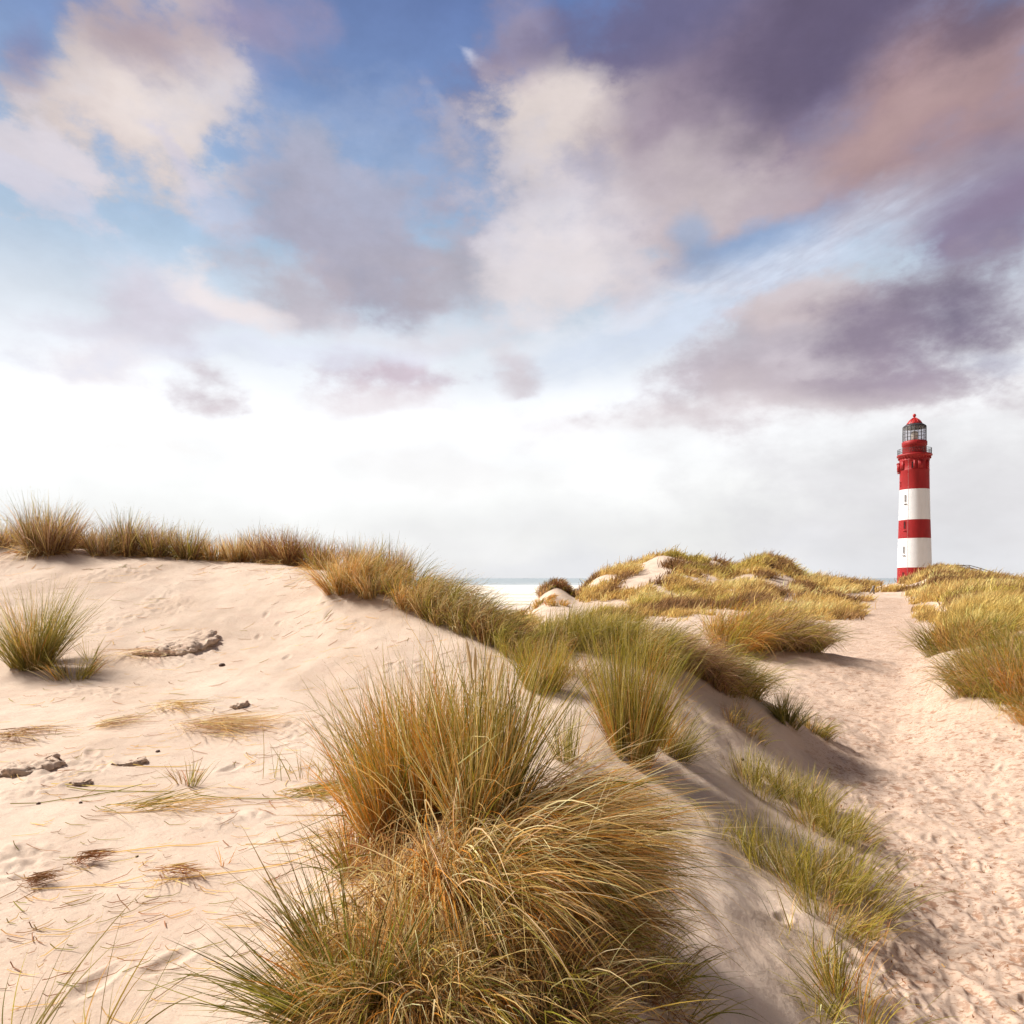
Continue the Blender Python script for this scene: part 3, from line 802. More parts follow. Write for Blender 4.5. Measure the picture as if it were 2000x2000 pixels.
def plant_all():
    T = tussock
    # ---- foreground mound -------------------------------------------------
    T('tall upright tussock with orange base and green tips at the mound back left', 798, 1615, .175, .66, 2900, .22, {ORANGE: .75, STRAW: .18, PALE: .07}, tips=((.36, .33, .06), .45), spread=.30, wind=(-.05, -.02), droop=.25, group=FORE, heads=0, nseg=7, thatch=.10, ry=.24, lean=(-.04, 0), kink=.05, stray=60)
    T('upright green and straw tussock with pale seed heads, right of the orange based one', 940, 1590, .13, .66, 1500, .42, {ORANGE: .4, STRAW: .45, PALE: .15}, tips=((.34, .33, .07), .5), spread=.20, wind=(.03, -.02), droop=.2, group=FORE, heads=5, nseg=7, thatch=.1, ry=.22, kink=.05, stray=40)
    T('broad arching tussock swept to the right, pale straw on top of dark gaps', 1030, 1650, .19, .58, 2600, .14, {STRAW: .34, PALE: .30, ORANGE: .24, BROWN: .12}, spread=.45, wind=(.7, -.12), droop=1.15, group=FORE, nseg=9, lean=(1.25, -.05), ry=.26, jitter=.28, kink=.02, stray=300)
    T('golden tussock at the middle of the mound, its long blades falling towards the camera', 930, 1730, .15, .49, 1900, .14, {STRAW: .34, PALE: .26, ORANGE: .34, BROWN: .06}, spread=.7, wind=(.55, -.6), droop=1.9, group=FORE, nseg=9, lean=(.40, -.30), ry=.14, jitter=.3, kink=.04, stray=300)
    T('drooping tussock on the right flank of the mound, dark and shaded underneath', 1100, 1745, .15, .46, 1100, .25, {STRAW: .3, PALE: .2, BROWN: .4, RUST: .1}, spread=.6, wind=(.7, -.35), droop=1.6, group=FORE, nseg=8, lean=(.8, -.2), ry=.2, jitter=.3, stray=80)
    T('flattened mat of pale dead straw on the left flank of the mound', 765, 1790, .22, .40, 1100, .06, {STRAW: .42, PALE: .32, BROWN: .16, RUST: .10}, spread=1.5, wind=(.2, -.7), droop=2.8, group=FORE, nseg=6, thatch=.6, ry=.34, jitter=1.1, litter=.85, lean=(.3, -.9), W=.0055, name='straw_tussock')
    T('low brown and straw tangle between the mat and the bottom of the picture', 830, 1930, .18, .42, 2000, .15, {STRAW: .4, PALE: .25, BROWN: .2, ORANGE: .15}, spread=1.1, wind=(.25, -.5), droop=1.6, group=FORE, nseg=6, thatch=.3, ry=.16, jitter=.6, litter=1)
    T('small reddish tuft with few tall green blades on the left rim of the mound', 690, 1705, .05, .34, 300, .3, {ORANGE: .5, RUST: .3, STRAW: .2}, spread=.9, wind=(-.1, -.1), droop=.5, group=FORE, nseg=6, ry=.06)
    T('dark green fan of stiff blades at the bottom, leaning left over the sand', 665, 1965, .10, .44, 520, .80, {STRAW: .5, ORANGE: .3, BROWN: .2}, spread=.75, wind=(-.22, .05), droop=.25, group=FORE, nseg=7, lean=(-.30, .05), ry=.10, jitter=.2, greens={GREEN: .55, OLIVE: .35, LIME: .1}, W=.0048)
    T('olive tangle at the bottom right foot of the mound', 1250, 1890, .19, .30, 1000, .22, {STRAW: .2, BROWN: .55, RUST: .25}, spread=.8, wind=(.5, -.2), droop=.9, group=FORE, nseg=7, thatch=.2, ry=.22, jitter=.35)
    T('dark tangle at the bottom edge below the golden tussock', 1080, 1960, .20, .32, 1300, .18, {STRAW: .25, BROWN: .6, PALE: .15}, spread=.8, wind=(.45, -.3), droop=1.0, group=FORE, nseg=7, thatch=.2, ry=.16, jitter=.35)
    T('sparse tall blades at the bottom left corner', 15, 2040, .09, .40, 26, .85, HAY, spread=.5, wind=(.05, 0), droop=.15, group=FORE, nseg=7, litter=0, ry=.05, name='grass_tuft')
    T('few thin green blades beside the bottom left corner', 190, 2060, .12, .32, 20, .8, HAY, spread=.5, wind=(.2, 0), droop=.15, nseg=7, litter=0, ry=.05, name='grass_tuft', lean=(.2, 0))
    # ---- behind the mound ---------------------------------------------------
    T('sparse thin green tuft on the pale sand just behind the mound', 1110, 1480, .11, .40, 170, .75, DRY, spread=.4, wind=(.1, 0), droop=.25, ry=.2, litter=.2, name='grass_tuft')
    T('tall dense upright green tussock behind the right of the mound', 1228, 1475, .17, .90, 2000, .62, {ORANGE: .35, STRAW: .4, BROWN: .25}, spread=.30, wind=(.04, -.02), droop=.2, greens={GREEN: .15, OLIVE: .4, LIME: .45}, ry=.22)
    T('shorter olive tussock leaning against the tall dense green one', 1310, 1462, .16, .42, 600, .6, spread=.7, wind=(.35, 0), droop=.4, lean=(.2, 0))
    T('small upright green tussock in the sandy gap below the ridge', 1062, 1352, .16, .52, 760, .7, {ORANGE: .5, STRAW: .5}, spread=.45, wind=(.03, 0), droop=.2, greens={OLIVE: .5, LIME: .5})
    T('thin grey green stalks standing in the hollow under the ridge', 1120, 1335, .30, .40, 220, .5, TAN, spread=.3, wind=(.1, 0), droop=.2, litter=.5, name='grass_tuft')
    T('bushy green tussock alone on the sand at the left edge', 66, 1300, .20, .80, 1300, .72, {STRAW: .6, ORANGE: .2, PALE: .2}, spread=.55, wind=(.02, 0), droop=.35, greens={GREEN: .4, OLIVE: .45, LIME: .15}, ry=.2)
    T('low faded tuft right of the bushy green tussock', 150, 1318, .20, .34, 230, .5, DRY, spread=.8, wind=(.2, 0), droop=.5, name='grass_tuft')
    T('small green sprout right of the low faded tuft', 176, 1290, .06, .36, 30, .8, DRY, spread=.5, wind=(.05, 0), droop=.2, litter=.4, name='grass_tuft')
    # ---- crest of the left dune -----------------------------------------------
    ck = dict(group=CREST, nseg=5, wind=(.10, 0), droop=.25, spread=.34, gl=1.1, jitter=.2)
    for lab, u, vv, r, L, n, g, dr in [
        ('low brown tussock cut by the left edge on the crest', 2, 1068, 0.31, 0.48, 700, .15, TAN),
        ('tallest brown tussock of the crest, near the left edge', 95, 1078, 0.33, 0.92, 1900, .25, TAN),
        ('low dark brown tussock right behind the tallest on the crest', 158, 1066, 0.22, 0.50, 600, .1, TAN),
        ('small brown tussock with open sand on its left, on the crest', 198, 1080, 0.22, 0.60, 650, .2, TAN),
        ('pointed greyish tussock on the crest, second tallest of the left half', 252, 1082, 0.25, 0.78, 1100, .3, TAN),
        ('brown tussock on the crest just right of the pointed greyish one', 306, 1087, 0.24, 0.62, 900, .3, TAN),
        ('brown tussock on the crest left of the dip in the grass line', 368, 1093, 0.24, 0.62, 900, .3, TAN),
        ('short thin tussock in the dip of the crest grass line', 418, 1095, 0.19, 0.45, 450, .25, DRY),
        ('straw coloured tussock on the crest right of the dip', 468, 1096, 0.24, 0.58, 850, .2, DRY),
        ('dense dark tussock on the crest, left of the reddish brown pair', 520, 1098, 0.25, 0.68, 1000, .15, TAN),
        ('reddish brown dense tussock standing highest on the right half of the crest', 572, 1101, 0.27, 0.74, 1200, .12, {BROWN: .4, RUST: .4, STRAW: .2}),
        ('reddish brown tussock between the highest one and the golden tussock', 625, 1108, 0.25, 0.62, 1000, .15, {BROWN: .35, RUST: .4, STRAW: .25}),
        ('brown tussock behind the golden one at the right end of the crest', 712, 1124, 0.27, 0.62, 1000, .2, TAN),
        ('brown tussock last on the crest before the ridge drops', 770, 1136, 0.27, 0.62, 1000, .25, TAN)]:
        T(lab, u, vv, r, L * .90, int(n * .85), g * .7, dr, tufts=26, thatch=.3, **ck)
    T('golden tussock in front of the crest, overhanging the sand slope', 672, 1152, .26, .66, 1500, .12, {STRAW: .45, PALE: .2, ORANGE: .3, BROWN: .05}, spread=.75, wind=(.1, -.1), droop=.7)
    T('golden brown tussock right beside the overhanging golden one', 735, 1158, .28, .58, 1200, .14, DRY, spread=.7, wind=(.35, -.1), droop=.8)
    # ---- ridge --------------------------------------------------------------------
    rk = dict(group=RIDGE, nseg=6, wind=(.75, -.15), droop=1.0, spread=.6)
    for lab, u, vv, r, L, n, g, dr in [
        ('first tussock of the falling ridge, straw blades over dark shade', 812, 1180, 0.30, 0.55, 1700, .22, {STRAW: .45, PALE: .25, ORANGE: .2, BROWN: .1}),
        ('thick olive brown tussock of the ridge right of the first', 868, 1200, 0.32, 0.55, 1700, .35, {STRAW: .4, BROWN: .35, PALE: .25}),
        ('arched brown tussock on the ridge where the sea shows behind', 925, 1222, 0.32, 0.52, 1700, .3, {STRAW: .35, BROWN: .4, PALE: .25}),
        ('dark brown tussock on the ridge below the beach', 972, 1248, 0.30, 0.48, 1500, .35, {STRAW: .3, BROWN: .45, RUST: .25}),
        ('dense brown green tussock low on the ridge, right of the dark brown one', 1010, 1270, 0.30, 0.42, 1400, .45, {STRAW: .35, BROWN: .45, RUST: .2}),
        ('greying tussock at the foot of the brown half of the ridge', 1052, 1282, 0.26, 0.36, 1000, .5, TAN)]:
        T(lab, u, vv, r, L, n, g, dr, **rk)
    gk = dict(group=RIDGE, nseg=6, wind=(.5, -.1), droop=.65, spread=.6, greens={GREEN: .2, OLIVE: .4, LIME: .4})
    for lab, u, vv, r, L, n, g, dr in [
        ('pale green tussock at the left end of the green half of the ridge', 1092, 1262, 0.28, 0.41, 1100, .6, HAY),
        ('bright green tussock of the ridge in front of the small sand dune', 1132, 1264, 0.30, 0.45, 1400, .7, HAY),
        ('green and straw tussock in the middle of the green half of the ridge', 1180, 1270, 0.32, 0.46, 1500, .65, HAY),
        ('green tussock of the ridge above the tall upright one', 1225, 1276, 0.32, 0.48, 1500, .7, HAY),
        ('yellow green tussock where the ridge turns brown', 1268, 1290, 0.28, 0.43, 1200, .55, DRY)]:
        T(lab, u, vv, r, L, n, g, dr, **gk)
    bk = dict(group=RIDGE, nseg=7, wind=(1.0, -.25), droop=1.3, spread=.5)
    for lab, u, vv, r, L, n, g, dr in [
        ('mauve brown tussock combed to the right, leftmost of the combed ones', 1312, 1292, 0.26, 0.55, 1600, .12, {MAUVE: .55, STRAW: .15, PALE: .08, BROWN: .22}),
        ('mauve brown tussock combed to the right over a dark underside', 1362, 1312, 0.26, 0.56, 1600, .12, {MAUVE: .55, STRAW: .15, PALE: .08, BROWN: .22}),
        ('brown combed tussock with a pale green back', 1408, 1338, 0.26, 0.50, 1500, .4, {MAUVE: .5, STRAW: .2, BROWN: .3})]:
        T(lab, u, vv, r, L, n, g, dr, **bk)
    T('grey green tussock trailing off the right end of the combed ones', 1452, 1352, .28, .58, 900, .6, HAY, wind=(.8, -.1), droop=1.1, spread=.5)
    T('small dark green tussock at the foot of the ridge beside the path', 1535, 1412, .15, .38, 420, .85, DRY, wind=(.2, 0), droop=.4, greens={GREEN: .8, OLIVE: .2}, spread=.8)
    T('low grey green tail of grass on the edge of the path', 1590, 1432, .22, .26, 300, .75, DRY, wind=(.7, -.1), droop=.7, spread=.8, ry=.14, name='grass_tuft')
    T('thin reddish tuft on the shaded slope under the combed tussocks', 1445, 1405, .26, .24, 260, .45, {RUST: .5, STRAW: .5}, wind=(.4, 0), droop=.6, spread=.8, name='grass_tuft')
    # ---- slope left of the path ----------------------------------------------------
    sk = dict(group=SLOPE, nseg=6, wind=(.30, -.05), droop=.45, name='grass_tuft', greens={GREEN: .15, OLIVE: .4, LIME: .45})
    for lab, u, vv, r, L, n, g, dr, sp in [
        ('bright green clump topmost on the slope, beside a dark pebble', 1478, 1545, .16, .34, 430, .8, HAY, .6),
        ('green clump right of the topmost one on the slope', 1535, 1545, .15, .30, 420, .75, HAY, .6),
        ('upright green clump on the slope edge against the trampled sand', 1585, 1575, .15, .36, 460, .75, HAY, .55),
        ('dense olive clump low on the slope edge, blades over the path', 1640, 1625, .18, .32, 620, .75, DRY, .8),
        ('olive clump between the upright one and the dense one', 1600, 1618, .15, .28, 430, .7, DRY, .8),
        ('single upright sprig on open sand at the left of the slope', 1448, 1655, .05, .30, 45, .85, HAY, .5),
        ('thin spiky sprig beside the arching tussock', 1405, 1622, .05, .24, 34, .8, HAY, .5),
        ('loose green clump in the middle of the slope', 1530, 1705, .22, .40, 420, .8, HAY, .6),
        ('tall green clump at the heart of the slope', 1590, 1735, .17, .42, 560, .8, HAY, .65),
        ('spreading green clump leaning over the trampled sand', 1655, 1740, .20, .42, 560, .75, HAY, .7),
        ('reddish footed clump at the low end of the middle group', 1610, 1790, .15, .34, 300, .65, {RUST: .4, STRAW: .6}, .7),
        ('thin brown stemmed tuft right of the reddish footed clump', 1708, 1835, .07, .28, 70, .6, {RUST: .4, STRAW: .6}, .6),
        ('upright clump with brown stems near the bottom edge', 1652, 1950, .07, .36, 190, .7, {RUST: .4, ORANGE: .3, STRAW: .3}, .75),
        ('low spreading clump cut by the bottom edge', 1690, 2010, .12, .36, 260, .8, {ORANGE: .4, STRAW: .6}, 1.1),
        ('few stiff blades left of the upright clump near the bottom', 1600, 1985, .06, .22, 40, .8, HAY, .6),
        ('scattered thin blades under the leaning green clump', 1560, 1840, .16, .26, 60, .6, HAY, .8)]:
        T(lab, u, vv, r * 1.45, L * .92, int(n * .8), g, dr, spread=sp, litter=.5, tufts=max(6, n // 22), **sk)
    # ---- beyond the ridge, left of the path ---------------------------------------
    T('orange topped round tussock between the sand hollow and the path', 1440, 1290, .60, 1.25, 2400, .30, {ORANGE: .4, STRAW: .4, BROWN: .2}, spread=.7, wind=(.6, -.2), droop=.9, nseg=6, greens={OLIVE: .4, LIME: .6}, Y=18.4)
    T('round brown tussock between the orange topped one and the path', 1515, 1288, .60, 1.25, 2400, .2, {MAUVE: .5, STRAW: .2, BROWN: .3}, spread=.7, wind=(.7, -.25), droop=1.1, nseg=6, Y=18.6)
    T('brown tussock rounding off the group at the path edge', 1572, 1292, .46, 1.0, 1500, .2, {MAUVE: .5, STRAW: .2, BROWN: .3}, spread=.8, wind=(.7, -.2), droop=1.2, nseg=6, Y=18.4)
    # ---- right of the path ------------------------------------------------------------
    qk = dict(group=RIGHT, nseg=6)
    for lab, u, vv, Y, r, L, n, g, dr, wn, dp in [
        ('large olive tussock spilling left over the path, foremost on the right bank', 1935, 1352, None, .52, .95, 2500, .5, {ORANGE: .2, STRAW: .4, MAUVE: .25, BROWN: .15}, (-.35, -.2), .9),
        ('large orange brown tussock cut by the right edge', 2010, 1372, None, .55, .98, 2600, .35, {ORANGE: .3, STRAW: .35, MAUVE: .25, BROWN: .1}, (-.2, -.4), 1.1),
        ('green tussock behind the foremost one on the right bank', 1950, 1305, None, .60, .90, 1800, .65, {ORANGE: .2, STRAW: .6, MAUVE: .2}, (-.25, -.1), .8),
        ('broad tussock at the right edge behind the orange brown one', 2030, 1310, None, .60, .90, 1800, .5, {ORANGE: .2, STRAW: .6, MAUVE: .2}, (-.2, -.1), .8),
        ('low tussock at the right edge, nearest to the camera on that bank', 2045, 1412, None, .35, .65, 1100, .5, {ORANGE: .4, STRAW: .6}, (-.3, -.2), .9),
        ('round dark olive tussock jutting into the path from the right', 1862, 1268, None, .62, .95, 1500, .45, {STRAW: .4, BROWN: .4, ORANGE: .2}, (-.1, 0), .6),
        ('olive tussock right of the round dark one', 1912, 1255, None, .60, .85, 1400, .5, {STRAW: .6, BROWN: .2, ORANGE: .2}, (.2, 0), .7)]:
        T(lab, u, vv, r, L * .9, n, g, dr, Y=Y, wind=wn, droop=dp, spread=.7, **qk)

def small_dune():
    k = dict(group='brown tussocks on the small pointed dune', nseg=4, wind=(.5, -.05), droop=.8, W=.055, litter=1.0)
    for lab, u, Y, r, L, n, dr in [
        ('reddish brown tussock capping the small pointed dune by the beach', 1083, 65.5, 1.3, .8, 700, TAN),
        ('dark brown tussock on the right shoulder of the small pointed dune', 1102, 64.5, 1.3, .8, 650, {BROWN: .6, RUST: .4}),
        ('brown tussock low on the right flank of the small pointed dune', 1120, 64, 1.2, .7, 480, TAN),
        ('thin brown tussock on the left shoulder of the small pointed dune', 1069, 64, .9, .6, 300, TAN),
        ('golden tussock at the left foot of the small pointed dune', 1060, 58, .9, .7, 260, GOLD),
        ('golden tussock at the sandy foot in the middle of the small pointed dune', 1090, 56, .8, .55, 180, GOLD)]:
        tussock(lab, u, 0, r, L, n, .12, dr, Y=Y, spread=.7, **k)

# ------------------------------------------------------------------ far grass nobody could count
def far_grass():
    rg = np.random.default_rng(3)
    M = 60000
    uu = rg.uniform(880, 2300, M); Y = np.exp(rg.uniform(math.log(18), math.log(130), M))
    x = (uu - 1000) / F * Y; z = base_h(x, Y)
    d = far_veg(x, Y, z)
    keep = rg.random(M) < np.clip((d - .12) * 1.6, 0, 1) * np.where(uu > 2080, .25, 1)
    # fewer on slopes that nobody sees
    x, Y, z, uu, d = x[keep], Y[keep], z[keep], uu[keep], d[keep]
    seed_split = uu > (1700 + 60 * sst(Y, 60, 30))
    def build(sel, nm, lab):
        X, YY, D, U = x[sel], Y[sel], d[sel], uu[sel]
        n = len(X); per = 14
        sz = np.clip(.30 + .016 * YY * (1 - YY / 260), .45, 1.25) * np.clip(.55 + D * .5, .5, 1.15) * rg.lognormal(0, .22, n)
        # local colour of the sward: patches of gold, green and brown
        a = fbm(X * .12, YY * .07, 91, 3); b = fbm(X * .2, YY * .12, 93, 3)
        base = np.empty((n, 3)); base[:] = (.66, .44, .15)
        g = sst(a, .12, .5)[:, None]; base = base * (1 - g) + np.array((.50, .40, .09)) * g
        br = sst(b, .02, .24)[:, None]; base = base * (1 - br) + np.array((.27, .15, .065)) * br
        go = sst(-b, .1, .5)[:, None]; base = base * (1 - go) + np.array((.80, .60, .26)) * go
        near = sst(YY, 40, 18)[:, None] * .45; base = base * (1 - near) + np.array((.40, .37, .075)) * near
        sm = (np.abs(U - 1085) < 52) & (YY > 50) & (YY < 78)
        base[sm] = (.40, .22, .10); sz = np.where(sm, sz * .6, sz)
        base *= rg.lognormal(0, .22, (n, 1))
        k = np.repeat(np.arange(n), per)
        px = X[k] + rg.normal(0, .28, len(k)) * sz[k]; py = YY[k] + rg.normal(0, .28, len(k)) * sz[k]
        pz = base_h(px, py) - .03
        ox = rg.normal(.10, .42, len(k)); oy = rg.normal(-.05, .42, len(k))
        az_ = np.arctan2(oy, ox); tl = np.arctan(np.hypot(ox, oy))
        L = sz[k] * rg.uniform(.5, 1.05, len(k))
        c = np.clip(base[k] * rg.lognormal(0, .18, (len(k), 1)), .01, .85)
        W = .0011 * YY[k] * rg.uniform(.7, 1.3, len(k))
        wd = np.stack([np.full(len(k), .45), np.full(len(k), -.08), np.zeros(len(k))], -1)
        V, Q, C = blades(np.stack([px, py, pz], -1), az_, tl, L, W, wd, np.full(len(k), .6), c * .85, c, 3, 0, 5, clamp=False)
        o = np_mesh(nm, V, Q, LEAF, None, C)
        tag(o, lab, 'grass', kind='stuff')
    build(~seed_split, 'dune_grass', 'golden brown marram grass covering the far dunes left of the path')
    build(seed_split, 'dune_grass', 'yellow green marram grass covering the dunes right of the path and below the lighthouse')

# ------------------------------------------------------------------ straw and root litter lying on the sand
def litter():
    rg = np.random.default_rng(11)
    def lay(us, vs, L0, L1, pal, W, head, hs, seed, curv=.07):
        P, A = [], []
        for u, vv in zip(us, vs):
            p = ray_ground(u, vv, .7, 60)
            if p: P.append(p)
        P = np.array(P); n = len(P)
        z = ground_z(P[:, 0], P[:, 1]) + .004
        az_ = rg.normal(head, hs, n); L = rg.uniform(L0, L1, n) * (.6 + P[:, 1] / 9).clip(.6, 2)
        c = pick(rg, n, pal)
        nseg = 5; pts = np.empty((n, nseg + 1, 2, 3)); bend = rg.normal(0, curv, n)
        p = P.copy(); w_ = (W * (1 + P[:, 1] / 4))
        for s in range(nseg + 1):
            an = az_ + bend * s / nseg * 2
            zz = ground_z(p[:, 0], p[:, 1]) + .005 + .02 * rg.random(n) * (s in (0, nseg))
            side = np.stack([-np.sin(an), np.cos(an)], -1) * (w_ * .5 * (1 if s < nseg else .3))[:, None]
            pts[:, s, 0, :2] = p - side; pts[:, s, 1, :2] = p + side; pts[:, s, 0, 2] = zz; pts[:, s, 1, 2] = zz + .4 * w_
            p = p + np.stack([np.cos(an), np.sin(an)], -1) * (L / nseg)[:, None]
        base = (np.arange(n) * (nseg + 1) * 2)[:, None] + (np.arange(nseg) * 2)[None]
        Q = np.stack([base, base + 1, base + 3, base + 2], -1).reshape(-1, 4)
        return pts.reshape(-1, 3), Q, np.repeat(c, (nseg + 1) * 2, 0)
    parts = []
    # scattered straws and roots over the left slope
    cs = [(60, 1750, 90, 30), (230, 1790, 90, 40), (330, 1700, 90, 30), (100, 1600, 120, 60), (350, 1560, 160, 20), (170, 1480, 110, 40), (60, 1400, 80, 50), (300, 1440, 100, 30),
          (440, 1400, 70, 16), (260, 1260, 80, 30), (450, 1290, 90, 50), (620, 1230, 60, 26), (760, 1270, 90, 36), (860, 1310, 80, 30), (480, 1110, 80, 10), (250, 1100, 150, 8), (560, 1140, 50, 10), (540, 1500, 60, 20), (600, 1560, 60, 40), (560, 1680, 60, 60), (60, 1850, 60, 60)]
    for (cu, cv, su, sv) in cs:
        n = 22
        parts.append(lay(rg.normal(cu, su, n), rg.normal(cv, sv, n).clip(1112, 2060), .03, .16, {STRAW: .45, RUST: .25, BROWN: .15, OLIVE: .15}, .0022, .35, .6, 1))
    n = 300
    parts.append(lay(rg.uniform(0, 700, n), rg.uniform(1115, 2020, n), .03, .22, {STRAW: .5, RUST: .2, BROWN: .15, OLIVE: .15}, .0018, .3, .5, 2, .05))
    # long runners
    parts.append(lay([100, 130, 200, 380, 180, 60, 300, 20, 260, 480], [1540, 1545, 1590, 1560, 1670, 1745, 1730, 1580, 1500, 1660], .35, .8, {OLIVE: .4, STRAW: .6}, .004, .30, .15, 3, .1))
    # debris on the slope and the path
    n = 260
    uu = rg.uniform(1620, 2050, n); vv = 1300 + 700 * rg.random(n) ** .8
    parts.append(lay(uu, vv, 
            .008, .035, {RUST: .5, BROWN: .4, STRAW: .1}, .0028, .1, 1.2, 4))
    V, Q, C = merge(parts)
    tag(np_mesh('straw_litter', V, Q, LEAF, None, C), 'loose straws and root bits strewn over the sand', 'litter', kind='stuff')

def straw_pile(label, u, vv, w_, h_, n, heading, L, pal=DRY, seed=0):
    """a heap of flattened straw lying on the sand"""
    rg = np.random.default_rng(500 + seed)
    x, y = ray_ground(u, vv); z = float(ground_z([x], [y])[0])
    rx = w_ / F * y * .5; ry = h_ / F * y * 1.6
    root = empty('straw_pile', (x, y, z)); tag(root, label, 'straw', 'straw piles on the left slope')
    n = int(n * .55); L = L * 1.35
    px = x + rg.standard_t(3, n).clip(-2.6, 2.6) * .38 * rx; py = y + rg.standard_t(3, n).clip(-2.6, 2.6) * .38 * ry
    pz = ground_z(px, py) + .01 + rg.random(n) * .05 * np.exp(-((px - x) / rx) ** 2 - ((py - y) / ry) ** 2)
    c = pick(rg, n, pal)
    az_ = heading + np.where(rg.random(n) < .25, -.9, 0) + rg.normal(0, .35, n)
    V, Q, C = blades(np.stack([px, py, pz], -1), az_, np.full(n, 1.45), L * rg.uniform(.5, 1.1, n), np.full(n, .0026 * (1 + y / 8)), np.zeros((n, 3)), np.full(n, .25), c, c, 5, .1, seed, True, .03)
    np_mesh('straw_heap', V - np.array([x, y, z]), Q, LEAF, root, C)

def clod(label, u, vv, w_, d_, h_, seed=0):
    """a crusted slab of sand broken out of the slope, dark and ragged below"""
    rg = np.random.default_rng(700 + seed)
    x, y = ray_ground(u, vv)
    g = base_h(np.array([x]), np.array([y]))[0]
    nx, nr = 180, 22
    th = np.arange(nx) * 2 * math.pi / nx
    rim = 1 + .16 * perlin(np.cos(th) * 1.6 + seed, np.sin(th) * 1.6, 60 + seed) + .10 * perlin(np.cos(th) * 5 + seed, np.sin(th) * 5, 61) + .05 * perlin(np.cos(th) * 14, np.sin(th) * 14 + seed, 62)
    V = []
    C = []
    prof = [(q, 1.0) for q in np.linspace(0, .86, 16)] + [(.90, .97), (.94, .92), (.97, .82), (1.0, .66), (1.01, .5), (.97, .36), (.95, .2), (.96, .05), (.92, -.6)]
    for k, (rr, hh) in enumerate(prof):
        X = x + np.cos(th) * rr * rim * w_; Y = y + np.sin(th) * rr * rim * d_
        gz = base_h(X, Y)
        bump = .25 * fbm(X * 9 / max(w_, .1) * .25, Y * 9 / max(d_, .1) * .25, 66 + seed, 3) * (rr > 0) 
        hf = sst((X - x) / w_ - .5 * (Y - y) / d_, -1.0, .6)
        rough = .26 * fbm(X * 8, Y * 8, 68 + seed, 5, .7)
        X = X + .02 * fbm(X * 14, Y * 14 + hh * 3, 81, 3, .7) * (rr > .8); Y = Y + .02 * fbm(X * 14, Y * 14 + hh * 3, 82, 3, .7) * (rr > .8)
        Z = gz - .012 + h_ * hf * (hh + (bump * 1.5 + rough) * min(1, max(hh, 0) + .2))
        V.append(np.stack([X, Y, Z], -1))
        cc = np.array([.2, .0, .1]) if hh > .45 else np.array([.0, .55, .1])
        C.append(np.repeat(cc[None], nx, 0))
    V = np.concatenate(V); C = np.concatenate(C)
    i = np.arange(len(prof) - 1)[:, None] * nx + np.arange(nx)[None]; j = np.arange(len(prof) - 1)[:, None] * nx + (np.arange(nx)[None] + 1) % nx
    Q = np.stack([i, j, j + nx, i + nx], -1).reshape(-1, 4)
    o = np_mesh('sand_clod', V - np.array([x, y, g]), Q, SAND, None, C)
    o.location = (x, y, g)
    tag(o, label, 'sand clod', 'crusted sand clods on the left slope')

# ------------------------------------------------------------------ lighthouse
def paint_material(name, rgb, rough=.45, dirt=.12, spec=.4):
    m, t = new_mat(name)
    P = t.node('ShaderNodeTexCoord').outputs['Object']
    n1 = t.noise(t.vmath('MULTIPLY', P, (1, 1, .25)), .9, 6, .65)
    n2 = t.noise(P, 6.0, 3, .6)
    c = t.mix(t.math('MULTIPLY', t.smooth(n1, .45, .72), dirt * 2.2), (*rgb, 1), (rgb[0] * .62, rgb[1] * .6 , rgb[2] * .56, 1))
    c = t.mix(t.math('MULTIPLY', t.smooth(n2, .55, .7), dirt), c, (rgb[0] * .5, rgb[1] * .5, rgb[2] * .5, 1))
    b = t.node('ShaderNodeBump', {'Strength': .25, 'Distance': .03, 'Height': n2})
    p = t.node('ShaderNodeBsdfPrincipled', {'Base Color': c, 'Roughness': rough, 'Normal': b.outputs[0]})
    p.inputs['Specular IOR Level'].default_value = spec
    return finish(m, t, p.outputs[0])

LH_Y = 180.0; LH_X = (1786 - 1000) / F * LH_Y
def lh_z(row): return -(row - HV) / F * LH_Y
RS = 1 / 8.59      # apparent half-width in pixels to metres at this bearing

def lathe(prof, n=96, a0=0.0, a1=2 * math.pi, closed=True):
    """prof: list of (radius, z)"""
    th = a0 + (a1 - a0) * np.arange(n) / (n if closed else n - 1)
    V = np.concatenate([np.stack([r * np.cos(th), r * np.sin(th), np.full(n, z)], -1) for r, z in prof])
    m = len(prof)
    cols = n if closed else n - 1
    i = np.arange(m - 1)[:, None] * n + np.arange(cols)[None]; j = np.arange(m - 1)[:, None] * n + (np.arange(cols)[None] + 1) % n
    return V, np.stack([i, j, j + n, i + n], -1).reshape(-1, 4)

def boxm(cx, cy, cz, sx, sy, sz, ang=0.0):
    V = np.array([(x, y, z) for x in (-.5, .5) for y in (-.5, .5) for z in (-.5, .5)]) * (sx, sy, sz)
    c, s = math.cos(ang), math.sin(ang)
    V = np.stack([V[:, 0] * c - V[:, 1] * s, V[:, 0] * s + V[:, 1] * c, V[:, 2]], -1) + (cx, cy, cz)
    Q = np.array([(0, 1, 3, 2), (4, 6, 7, 5), (0, 4, 5, 1), (2, 3, 7, 6), (0, 2, 6, 4), (1, 5, 7, 3)])
    return V, Q

def join(parts):
    V, Q, k = [], [], 0
    for a, b in parts:
        V.append(a); Q.append(b + k); k += len(a)
    return np.concatenate(V), np.concatenate(Q)

